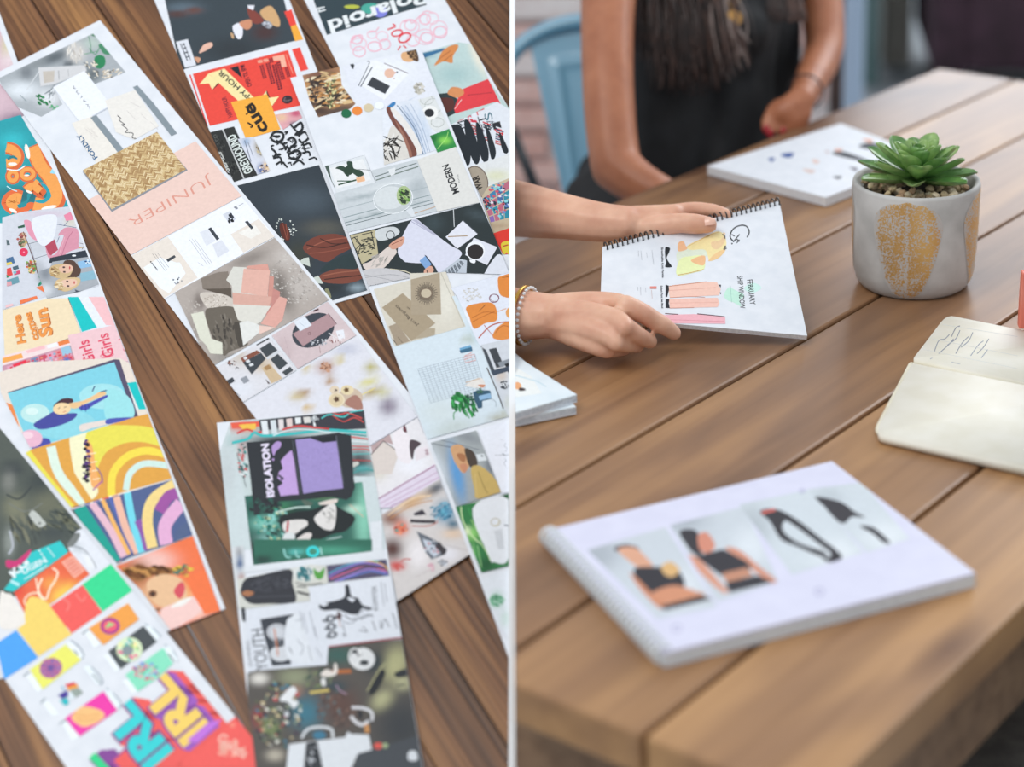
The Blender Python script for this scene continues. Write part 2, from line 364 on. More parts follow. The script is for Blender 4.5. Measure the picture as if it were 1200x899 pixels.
bm = bmesh.new()                                                             # upright white edging along the table's right side
A = [board.pt(600.2, -40, .012), board.pt(600.2, 940, .012)]; n_ = colplane(600.2)
down = (A[0]-CAM).normalized(); down2 = (A[1]-CAM).normalized()
pts = [A[0], A[1], A[1]+down2*.09, A[0]+down*.09]
prism(bm, pts, n_, -.0031, .0031); bmobj('edge_trim', bm, white, dt)
dark = noisemat('dark_steel', '#2a2c30', '#35383d', 30, .4)
for x, y in ((20, 20), (470, 20), (20, 880), (470, 880)):
    P = board.pt(x, y, -.03); bm = bmesh.new(); tube(bm, [(P.x, P.y, P.z+.012), (P.x, P.y, 0)], .016, 10); bmobj('leg', bm, dark, dt)
settle(dt)

def strip(outline, lift, label, script, name='printed_strip', th=.0007, group='printed mood board strips on the slanted table'):
    outline = ccw([tuple(map(float, q.split(','))) for q in outline.split()])
    outline = ccw(clip_tri(outline, ccw(bpoly)))
    s = Surf(BP+BN*(lift), BN); P = [s.pt(*q) for q in outline]; c = sum(P, Vector())/len(P)
    bm = bmesh.new(); prism(bm, P, BN, -th, 0); bmesh.ops.translate(bm, verts=bm.verts, vec=-c)
    o = bmobj(name, bm, PAPER); o.location = c; o['label'] = label; o['category'] = 'print'; o['group'] = group
    if script: draw(s, outline, script, o); settle(o)
    return o

HAP = '''
@a N printed_picture 5,-60 840,-60 935,290 245,465 130,495
G 26 #3b454c ; #5c6c78 150,60 130,45 ; #553a36 110,100 80,25 ; #6a4238 225,75 60,22 ; #33393e 500,350 200,90 ; #4a3434 720,230 90,60
B #d2a878 690,80 765,45 822,130 825,188 780,180 710,130
B #84433a 600,60 660,85 715,150 650,170 610,115
P #e6e7f0 600,40 650,40 640,75 605,60
B #e8e8f2 495,190 550,165 568,215 558,270 525,270
B #cf9070 545,160 620,140 630,185 600,212 562,195
B #c9a37c 480,235 500,240 505,272 490,268
B #e6b8a4 260,375 290,320 345,300 352,330 300,362
B #cf9a7c 225,405 270,412 252,446
B #9aa0aa 700,170 745,150 775,180 750,205
K 12 7 1 0 740,178 30,22 #d8d8e0 #6a5a60
C
P #ec4a40 858,85 910,68 945,175 903,190
P #f3ac40 903,190 945,175 992,280 935,293
P #dde0e8 97,297 180,278 240,462 160,478
S 7 #4a4f58 130,310 178,430
S 5 #4a4f58 150,305 200,425
L 9 #565b64 142,318 160,312
L 9 #565b64 150,345 172,338
L 9 #565b64 160,375 182,368
L 9 #565b64 172,405 195,398
B #2a2f34 128,455 150,462 158,488 140,488
@a N printed_poster
P #ea4c40 215,522 885,355 1012,735 335,888
P #e5463c 190,530 200,527 322,890 314,893
P #ec4a40 912,350 968,336 1028,490 975,505
P #23262e 478,482 535,465 562,552
P #23262e 350,640 395,583 400,592 358,632
P #f5e4a6 325,520 438,485 720,762 560,735
P #f5e4a6 262,595 325,522 395,583 352,632 330,590
P #f5e4a6 695,690 735,640 757,690 822,680 775,745 740,760
P #23262e 736,640 758,690 748,690 732,655
P #23262e 822,680 775,748 782,735
T HAPPY HOUR|712,752|412,492|38|#2a2c34|.02
T OPEN TIL 8PM|632,606|578,455|34|#4a2433|.02
T HAPPY HOUR|496,822|448,680|34|#6a2838|.02
X 2 5 .8 665,430 745,412 755,432 672,450 #f3b49c
P #f3b49c 776,402 858,387 876,470 842,476 830,426 785,430
X 2 8 .72 682,465 712,455 738,550 708,560 #6a2535 #5e2030
X 2 10 .75 725,450 757,440 798,588 765,598 #6a2535 #5e2030
X 2 3 .75 748,415 778,408 785,440 756,448 #6a2535
X 2 12 .75 768,460 805,450 850,628 815,638 #6a2535 #5e2030
X 2 8 .75 800,440 830,432 868,560 838,568 #6a2535
X 2 5 .75 858,478 885,472 905,540 880,548 #6a2535
L 3 #f5b9a0 870,385 920,520
E #3a2c34 880,703 37 29 -10
K 14 5 1 0 880,703 24,18 #7a6a6e
@c N printed_card
P #f5ae42 243,62 498,5 592,252 350,320
T cue|510,252|392,60|92|#26221f|.035
S 12 #26221f 345,92 372,120 350,150
S 12 #26221f 360,205 395,228 380,240
@c N printed_picture 555,150 720,120 745,170 610,255
G 12 #e0a6ac ; #c85a78 700,140 40,25 ; #e8c0a0 600,170 40,30 ; #8a7a8a 690,210 40,15
@c N printed_graffiti 500,260 740,190 860,480 560,560
S 17 #22262a 520,320 545,275 600,275 612,310 570,345 525,320
S 15 #22262a 560,330 612,360 630,400
S 14 #22262a 540,300 590,300
S 17 #22262a 640,330 675,310 700,345 660,385 640,420
S 13 #22262a 595,395 640,375 660,410
S 17 #22262a 650,430 700,400 735,425 700,460 650,450
S 14 #22262a 680,500 720,470 760,500
S 17 #22262a 690,240 735,205 745,250 700,290
S 13 #22262a 660,215 700,260 725,275
S 16 #22262a 715,300 760,270 790,310 745,345 720,320
S 14 #22262a 750,370 790,350 812,380
S 13 #22262a 745,420 790,410 800,440
S 15 #22262a 520,380 560,420 540,450
S 13 #22262a 540,455 590,450 600,500
S 13 #22262a 560,500 600,480 640,520
S 11 #22262a 790,465 830,450 850,470
E #1f5a6a 728,158 10 8
K 26 7 2.6 -28 660,380 130,120 #22262a
K 20 6 3 50 640,400 130,120 #2a2e33
@c N printed_sign
P #2e302f 90,275 180,253 330,600 265,622
P #2e302f 190,250 265,232 430,575 340,598
K 60 6 1.5 60 250,530 40,60 #454744 #1d1f1f
K 50 6 1.5 60 160,400 40,90 #4a4b48 #202221
T GREYHOUND|398,548|268,282|60|#dde6e2|.03
T SEALS|236,545|172,408|38|#c2c4bf|.03
T CO|160,330|140,285|26|#6a6c68
L 4 #c8cac6 185,255 335,600
N printed_picture 290,320 400,305 520,545 430,570
G 14 #d6dae6 ; #a8a090 440,385 30,60 -20 ; #9ab0cc 350,340 30,30 ; #46609a 455,530 26,38 ; #d8b48c 495,515 26,40 ; #a08aa0 310,290 25,25
L 5 #6a7080 340,330 385,480
L 5 #8a90a0 365,345 400,440
K 22 6 1.8 60 445,380 22,60 #7a6a50 #c9b890 #5a5048
K 26 5 1.4 0 480,530 40,35 #3a4a7a #e8d0a8 #4a3a30 #e8e8f0
@q4 N printed_picture -100,-25 295,-125 520,462 345,512
G 30 #343d45 ; #48545e 230,40 130,70 ; #565650 320,170 110,40 ; #2c3033 90,240 60,80 ; #3c3f38 200,300 60,80 ; #2a2f32 330,450 90,30 ; #8fa0aa 475,450 40,22
B #763f33 220,262 270,215 370,198 440,225 448,262 380,300 330,330 260,305
S 5 #9a5a48 240,270 330,230 440,215
S 4 #8f5040 250,290 340,280 440,260
S 5 #3f2420 235,250 320,262 420,240
S 4 #40241f 300,220 360,245 440,240
B #7c4537 300,392 380,362 490,352 505,400 430,430 320,425
S 5 #9a5e4a 310,395 400,378 495,370
S 5 #402620 320,412 400,402 500,392
B #2c3b3e 340,332 440,290 470,330 470,362 380,362 300,378
P #c8cfc6 198,332 222,312 248,308 254,352 236,345
P #c8cfc6 256,408 292,394 316,432 285,430
B #8a8a6a 322,462 338,455 352,490 345,500
@q4 K 46 4 1.2 0 120,180 72,55 #e0e4e0 #c2c9c2
E #5b2b23 135,188 20 46 -20
S 4 #8a4a3a 125,150 145,225
S 4 #8a4a3a 140,150 150,222
'''
POL = '''
@b N printed_poster 12,-60 640,-60 700,30 115,207
F #33434a
E #4aa898 375,52 60 32
E #7f84d8 428,70 42 34
E #b8be4a 262,42 46 12
T Polaroid|690,-58|118,128|78|#e8ecee|.03
L 9 #dfe4e6 32,58 102,44
L 8 #dfe4e6 45,75 108,60
L 8 #dfe4e6 68,50 76,74
@b N printed_lettering
R 7 #efb4c4 290,235 30 24
R 5 #f0bccb 300,262 48 36 -15
R 6 #efb4c4 305,305 36 30
R 5 #f0bccb 380,205 28 22
R 7 #efb4c4 395,275 40 28
R 5 #f0bccb 440,215 34 28
R 6 #efb4c4 455,262 32 30
R 6 #efb4c4 605,150 34 30
R 5 #f0bccb 600,160 56 44
R 7 #efb4c4 690,115 32 30
R 5 #f0bccb 735,110 34 34
R 6 #efb4c4 620,240 38 32
R 7 #efb4c4 700,222 36 30
R 5 #f0bccb 690,218 58 44
R 7 #efb4c4 780,190 38 34
R 5 #f0bccb 770,170 50 46
S 6 #efb4c4 250,250 285,215 320,210 320,245
S 6 #efb4c4 355,190 400,185 420,160
S 6 #efb4c4 560,130 600,120 620,135 690,70 740,80
S 8 #e2303e 470,176 512,160 512,148 500,144
R 8 #e2303e 526,196 32 17 -15
R 9 #e2303e 571,223 38 24 -30
S 7 #e2303e 530,296 548,272
S 7 #e2303e 562,268 582,284
@b N printed_picture 640,322 885,250 975,262 1062,470 1185,640 1180,790 800,740
G 26 #bdd2d0 ; #a8c4c4 860,440 100,60 ; #e9e4d4 1000,340 30,120 -25 ; #59634e 668,352 30,34 ; #7fa8b8 700,320 60,20
P #3a7098 645,325 800,285 820,292 740,322 655,352
B #d68a50 745,388 770,345 790,305 830,275 875,262 885,280 855,330 850,372 800,362
S 4 #a65a34 770,350 840,300
S 4 #a65a34 800,362 850,320
P #2f3a3c 745,555 835,545 900,600 870,665 800,700
B #5a2f2a 765,585 850,580 855,640 800,660
P #e0424a 900,532 920,520 1060,465 1145,632 1180,700 1100,600 870,668 860,640
S 4 #a8323c 940,560 1085,545
B #d68e5c 822,545 850,512 905,522 918,552 880,575 838,562
S 3 #e8e0d8 865,640 905,585
@q2 N printed_lettering 885,600 1130,478 1195,520 1195,850 1000,812 880,640
F #dfe3ea
T K|905,575|893,545|40|#c33a3a
T K|925,600|915,570|40|#2a2a30
T I|925,640|920,615|40|#c33a3a
T N|975,560|960,520|42|#d83a40
T M|985,600|975,565|36|#2a2a30
T P|1010,545|1000,510|36|#9fb0b0
T T|1020,600|1012,572|36|#2f4a6a
T P|1035,570|1022,532|40|#d83a5a
T A|1045,625|1035,590|36|#2a3a5a
T T|1075,530|1062,492|42|#d83a40
T T|1080,575|1070,540|36|#2a2a30
T E|1095,610|1085,575|36|#3a2a3a
T S|1110,560|1100,525|36|#2f6a7a
T W|1125,600|1112,560|36|#2a3a4a
T I|1150,600|1142,570|40|#2a2a30
T U|1160,640|1150,600|36|#d83a40
X 3 8 .6 985,540 1175,610 1160,690 1010,640 #c8323a #23303a #d8dde4 #3a4a6a #b8605a #dfe3ea
B #20272e 905,605 935,585 965,600 1002,700 1002,765 982,772 955,700
B #20272e 975,570 1005,580 1045,700 1045,760 1022,765 990,680
B #20272e 1030,580 1055,600 1088,700 1085,758 1062,755 1040,690
B #20272e 1075,600 1095,620 1122,700 1118,742 1100,740
B #20272e 1138,620 1158,650 1182,705 1170,722 1152,700
@d N printed_picture 905,150 1180,60 1180,330 1010,350
F #dfe0d2
G 14 #dfe1e2 ; #d9dabd 1100,200 90,40
E #a69a8a 968,240 78 104 -10
R 6 #6a5a50 968,240 76 102 -10
T DOI|960,292|942,215|38|#2f2a26|.04
T WAR|1012,285|982,195|42|#2f2a26|.04
N printed_comic 1005,335 1045,268 1182,214 1182,700 1140,700 1072,562
G 16 #c4b49a ; #b09a80 1100,520 90,30
X 4 4 .86 1008,345 1182,222 1182,470 1062,500 #3f7fa8 #2f8aa0 #b86a80 #4a6a9a #28506a #6ab0c0 #8a6ab0 #2a3f4f
K 60 8 1.5 20 1110,350 75,110 #2a3a4a #e0d8e4 #4aa0b8 #c85a6a #6a8ac8 #8ad0d8
K 30 6 1.2 0 1040,370 25,40 #c04a50 #4a3040
P #da3a30 1075,568 1182,532 1182,700 1140,700
B #d9c63c 1128,640 1155,618 1182,622 1182,700 1160,690 1150,720
S 8 #b8502f 1140,650 1175,640
'''
MOD = '''
@q2 N printed_picture 215,345 390,308 402,400 466,488 440,512 292,552 250,470
G 20 #b98a62 ; #7a5548 300,350 90,25 -12 ; #e6d2aa 350,450 80,22 -12 ; #5a4a42 380,520 120,26 -14 ; #d8a870 280,400 60,20 -12 ; #4a3a34 300,520 50,26
K 150 7 4 -14 340,430 120,90 #d8b888 #8a6a4c #e8d8b8 #5a463a #c08a54 #3c322c
K 60 5 1.6 70 350,430 26,85 #4a5038 #d8d098 #6a6a4a
K 50 5 1.6 75 268,430 24,80 #3a3030 #5a4a40
@q2 N printed_picture 400,300 770,210 880,440 650,500 480,520
G 14 #e2e5ee ; #eceff4 620,330 120,60
P #eef0f5 480,395 530,290 565,285 715,348 600,470
S 4 #6a6f78 520,290 530,300 480,405
S 5 #5a5f68 545,315 490,408
S 4 #8a7f88 600,298 712,345
P #3c4046 520,400 545,362 628,405 605,442
K 12 4 1 0 640,350 40,25 #2f3338 #d8a898 #c89a8a
E #e6bca6 625,345 24 22
B #2a2e34 442,302 460,304 455,325 448,320
@q2 C 600,150 800,150 830,300 640,300
E #dfae80 718,262 40 30 -10
B #5a4230 700,232 745,228 762,285 735,282
K 30 4 1 0 732,255 22,26 #a88660 #33261c
C
K 34 7 1.5 10 765,415 24,24 #c2beb2 #a8a498 #d8d4cc
E #1f6a47 423,534 24 21
E #ea8a3f 474,521 24 21
E #d4c6a6 527,507 24 20
R 2 #c8d0dc 577,496 23 19
E #eef3f8 577,496 23 19
P #b8cbe0 650,500 760,450 700,480 790,640 820,700 790,725 760,730
@q2 N printed_picture 590,520 640,480 830,460 905,600 845,705 600,775
G 16 #e2e6ee ; #b4c4da 740,620 30,130 -20 ; #c8d4e4 790,600 20,110 -20
S 3 #8fa2be 680,500 750,600 795,725
S 3 #9fb0c8 700,495 765,600 805,715
S 3 #a4b2c8 725,490 780,600 815,715
S 4 #5a6f8a 660,495 740,600 785,730
B #d9d5ce 600,775 590,700 615,640 640,590 690,640 740,735
B #77493f 610,510 642,505 640,540 690,600 745,690 752,735 722,745 700,660 640,580
B #9a6a5a 650,560 700,640 730,720 722,735 690,650
B #e6e2de 632,520 650,512 720,590 770,680 778,728 760,735 745,690 700,610
K 18 5 6 25 610,690 60,45 #2a2826 #f0efec
K 16 4 7 -50 620,690 55,45 #3a3633 #e8e6e2
K 12 4 7 80 610,720 40,40 #2a2826 #d8d4ce
S 4 #2a2826 540,700 590,690 640,650 690,665
S 4 #2a2826 560,730 610,680 680,690
E #3c7fb8 629,483 25 21
@q2 N printed_picture 758,468 832,450 905,600 850,622 818,600
F #dcdfdf
R 3 #b4b8b4 800,470 30 22
R 3 #b4b8b4 850,575 30 22
R 3 #b4b8b4 830,500 40 36
E #eeeeec 815,530 38 34
E #2a2c31 812,531 23 19
@q2 N printed_picture 815,638 905,605 940,690 850,716
G 10 #2f8a45 ; #8ed85a 885,660 30,18 ; #1c6a34 830,650 20,20
S 3 #a8e07a 850,700 890,650 900,620
@q2 N printed_picture 322,780 508,728 562,860 378,905
F #dde1e5
L 2 #8a8f96 322,780 508,728 562,862
P #e8e9ea 345,790 500,745 540,845 380,885
B #31473a 430,830 400,800 372,790 400,778 430,790 425,760 450,760 458,790 490,800 505,820 478,830 445,810
B #2c4234 410,800 440,770 455,800 440,822
S 5 #3a5a44 380,850 460,850
L 7 #33503c 385,868 470,845
P #eab890 468,835 505,825 512,850 474,858
B #4a5a52 322,785 340,780 352,840 368,880 350,890
L 2 #555a60 480,795 555,800
@d N printed_picture 62,312 330,240 300,165 590,95 722,425 150,560
G 20 #c8ced2 ; #a6b0b4 250,330 160,14 -14 ; #d8dde0 400,260 200,20 -14 ; #98a4a6 420,420 250,10 -14 ; #b0b8bc 600,280 60,70
L 5 #4f5e58 325,205 590,118
L 7 #6f7c74 330,228 600,140
L 4 #8fa0a0 200,390 690,262
L 5 #7d8c90 130,500 700,350
L 4 #566466 130,520 700,372
L 5 #8a999c 110,470 690,318
L 4 #aab4b8 90,420 660,270
P #dfe2e4 405,160 455,145 450,190 425,200
E #c2c8cb 440,345 126 95 -8
R 4 #eef2f4 440,345 126 95 -8
E #d4d9db 420,340 100 74 -8
E #a8bc8a 508,325 46 62
K 40 8 1.5 40 508,330 36,48 #5a8a3a #2e3c30 #8ab060 #3a4a38
P #d8dde2 520,420 560,400 590,470 570,475
L 5 #c6a890 575,440 715,395
N printed_card 592,95 840,14 992,370 722,428
F #dddcd8
T MODERN|862,304|792,122|44|#26292c|.03
T PLATTER|866,240|856,190|10|#55585a
@d N printed_picture 150,580 995,372 1180,790 1180,830 740,815 270,905
G 24 #2a3335 ; #3f4b50 980,450 80,30 20 ; #1f2728 700,650 80,60 ; #39464a 700,500 60,60
P #bab08e 165,580 325,545 345,700 240,762
L 6 #2c2e2c 175,600 215,585 205,620 230,640 200,670 225,700
L 6 #2c2e2c 190,590 235,640 215,700
L 5 #2c2e2c 240,575 310,560
L 5 #2c2e2c 235,610 320,592
K 40 4 3 -12 275,650 45,60 #33352f
L 6 #2c2e2c 300,555 320,650
B #ccd0d2 330,548 440,524 482,560 430,598 345,612
R 5 #2a3032 422,578 26 26
B #d8cbc4 245,765 300,742 420,645 462,680 440,720 370,795 280,805
K 24 4 5 -40 350,740 60,40 #a8a29c #b8b2ac
B #c6c4c6 240,810 400,790 560,835 585,860 400,905 260,900
S 3 #9a9a9e 260,850 420,830 540,850
S 3 #9a9a9e 250,830 400,860 460,880
S 6 #d8d0b8 420,795 520,810 600,850
B #d6d7e6 470,665 560,480 640,515 720,580 800,640 878,702 745,818 690,765 560,755 505,740
S 4 #a8a8c0 555,490 700,575
P #b4b4c8 560,480 590,480 722,578 705,580
B #d29c86 415,640 470,600 512,590 500,640 450,668 425,662
S 4 #8a4a3a 430,640 500,605
P #7fa4d2 608,742 645,710 690,760 650,798
P #2c3848 640,705 650,708 696,765 688,768
B #d6a48e 640,800 680,775 700,800 680,830 640,840
S 5 #3a2826 655,800 660,830
S 5 #c9cdd0 825,412 830,525
P #dfe0ea 775,590 885,485 980,570 850,665
L 4 #6a7078 885,485 980,570
S 6 #a48a6a 790,588 915,583
P #dcdee8 955,595 1105,655 1040,770 900,705
E #eceef2 965,678 62 60
B #eceef2 930,735 965,738 960,758 935,752
E #2a2626 965,684 52 48
P #bcc4ce 748,812 860,728 912,740 905,885 790,900 765,840
X 6 9 .7 765,815 875,738 895,755 790,895 #2f3a44 #36434e
B #dadde6 900,905 1000,850 1060,760 1120,700 1190,780 1200,840 1160,850
B #e4e7f0 740,815 770,850 795,900 730,905
@e N printed_picture 55,205 350,130 350,75 590,68 640,62 800,505 500,590 225,668
G 12 #d6d0c2 ; #e2ded2 650,300 80,180
P #a89880 122,352 290,235 470,400 555,480 360,625
P #a49480 175,505 240,480 350,625 240,662
P #b0a28c 375,612 490,522 555,520 550,582
P #ab9c86 355,125 590,70 602,408 360,412
Y #4a4038 480,238 46 92 54 4
E #7a6a5a 480,237 54 48
E #c6b8a0 480,237 42 36
T Jon's Bargunets|418,492|240,328|26|#2c2824
T west|355,365|328,345|14|#2c2824
S 3 #6a5c4c 460,290 480,280
S 5 #2c2824 210,608 240,655
S 4 #6a6050 250,590 290,640
L 4 #b8b4a6 600,70 790,505
@e N printed_picture 110,420 225,668 500,590 800,505 690,260 720,258 800,380 945,720 1150,1235 490,1420
G 20 #d4e0e8 ; #c4d6de 850,600 60,60 ; #b6bcac 830,590 60,26 -20 ; #d0dadc 600,1200 200,120 ; #b2b2a2 1090,1230 110,40 -14 ; #c2ccca 700,1330 200,60 -14
@e L 4 #b4c4ce 800,505 230,668
@e H 14 16 2.5 #8996a4 410,850 875,730 960,1010 515,1125
P #6fa6ca 750,682 840,655 855,702 762,722
P #3f6a86 750,700 850,672 856,704 762,724
L 5 #dd7f72 780,760 870,730 882,780 800,800 790,775 860,752
L 5 #dd7f72 790,745 850,720
@f K 60 12 2.6 60 760,290 70,70 #2f8f48 #1f6f3a #3fa858 #2a7a42
K 30 10 3 70 830,330 60,70 #2f8f48 #1a5a34
S 8 #2f8f48 740,350 705,380 705,430
S 8 #2f8f48 800,350 830,420
S 7 #3fa858 820,350 850,400
K 40 8 1.3 0 850,265 45,50 #24443a #2a5a44
P #36586e 858,212 900,190 1000,195 1012,262 935,280 935,335 900,342 880,290
P #8fb4d4 905,240 1000,215 1010,255 915,275
K 20 7 1 0 910,200 30,20 #2a3a3a #4a7a5a
B #e4ded8 800,150 920,90 960,160 900,175 830,165
S 6 #c9a27a 800,130 920,95
B #c97a52 900,150 960,150 935,172
S 4 #9aa8b0 1010,262 1045,290 1045,330
S 9 #4f423f 972,10 1050,190 1105,340
@e N printed_picture 680,195 960,120 1176,58 1176,600 920,665 890,620 730,262
G 10 #dfe3ee ; #eceff5 800,450 60,80
L 3 #c6ccd8 700,190 1176,62
K 60 7 1.4 0 850,250 80,60 #cbc9c6 #d6d4d2
B #df8a40 805,350 900,318 1000,312 1045,350 1052,455 960,480 870,525 830,430
S 4 #a85a24 850,440 950,390 1050,400
S 4 #a85a24 855,470 950,420 1045,380
S 4 #5a3a2a 905,385 960,330
B #df8a40 1062,120 1090,98 1180,88 1180,258 1100,262 1070,220
S 4 #8a4a24 1095,110 1176,100
R 6 #7a3a4c 1030,278 38 33
R 3 #7a3a4c 1036,274 36 30
B #df8c44 1030,605 1035,540 1105,480 1180,470 1180,605
S 5 #a85a30 1040,560 1100,500 1176,520
S 9 #b8503a 905,600 990,510 1080,475 1176,468
S 5 #b8503a 950,495 1020,580
S 5 #df9a60 1060,385 1130,360
E #e0a060 1165,395 40 45
@e N printed_picture 925,655 1176,600 1176,1010 1150,1235 1120,1180
G 14 #cfd3da ; #cdbfb4 1090,900 50,60 ; #c8ccc8 1140,1120 30,60
P #444a52 932,676 965,695 1035,862 1005,866
P #3e4248 988,690 1048,678 1112,830 1050,842
P #8a9098 1060,800 1176,760 1176,800 1080,840
P #23272c 1115,810 1150,800 1176,830 1176,900 1150,890
P #3f4a5a 1000,868 1176,820 1176,860 1025,905
@f K 18 9 1.6 30 1120,150 34,40 #2c3036 #e8eaee #3a4048
@p N printed_picture 565,395 920,300 1112,780 762,895
G 26 #a2a8aa ; #c8d0d8 620,600 70,200 -20 ; #5c9ad0 770,640 55,230 -12 ; #8a8f94 850,350 120,40 20 ; #7a8088 1030,590 40,80 -20 ; #bcc6cc 690,800 40,60
S 5 #4a5058 570,400 720,432 830,470
S 4 #5a6068 640,372 940,450
B #cf9f74 722,430 790,410 850,462 872,560 822,632 775,585 740,520
B #a8704c 770,480 830,490 830,545 790,530
B #4a3e36 830,440 900,470 930,560 880,588 850,540
B #c88a6a 790,570 840,560 850,600 825,630
P #dce2e6 915,488 980,480 1005,532 935,542
K 4 6 1 0 962,500 8,6 #3a3f48
B #c8ab66 878,600 935,572 1000,610 1060,672 1112,782 930,832 905,760
S 5 #8a7440 935,620 980,740 1010,790
S 4 #e0c888 910,640 925,820
@p N printed_card 935,295 1176,215 1176,785 1120,790
F #e8ebf4
S 3 #5a5f68 1065,495 1176,488
S 5 #5a5f68 1125,478 1145,500
S 3 #8a8f98 1150,580 1135,550 1155,540 1140,520
S 3 #8a8f98 1145,470 1158,440 1140,420 1150,395
S 3 #9a9fa8 1110,375 1125,370
@v N printed_picture 758,232 1172,128 1172,688 960,742
G 26 #2f7a44 ; #1f4f34 980,220 60,40 ; #8ed070 890,440 50,60 ; #e6efc8 850,420 26,34 ; #33423c 1100,160 90,20 -14 ; #a8d04a 1000,190 60,22 -10 ; #1f5a34 1000,680 60,60 ; #5aa85a 900,600 30,70
S 10 #cfe8b0 800,230 820,350 900,470 960,520
S 8 #a0d080 880,330 930,420 960,500
S 7 #bfe0a0 960,520 1010,600 1030,650
S 6 #90c880 900,520 905,620
S 6 #a0d890 930,530 950,640 960,700
S 9 #3f9a50 860,240 880,300
B #e6e9ee 890,245 1172,172 1172,632 1050,660 1030,640
R 7 #b8b096 1070,350 36 30
S 7 #d0c8ae 1050,372 1080,375 1100,340
P #d0d3d8 1060,420 1120,400 1140,560 1090,560
S 8 #2f3a50 1138,372 1172,378
@q8 N printed_picture 1050,20 1190,-30 1190,300 1110,200
G 12 #e6ebf2 ; #9ac8ac 1130,115 30,34 ; #cfe0dc 1170,200 30,40
K 24 7 2 40 1130,115 30,30 #7ab894 #5aa07a
'''
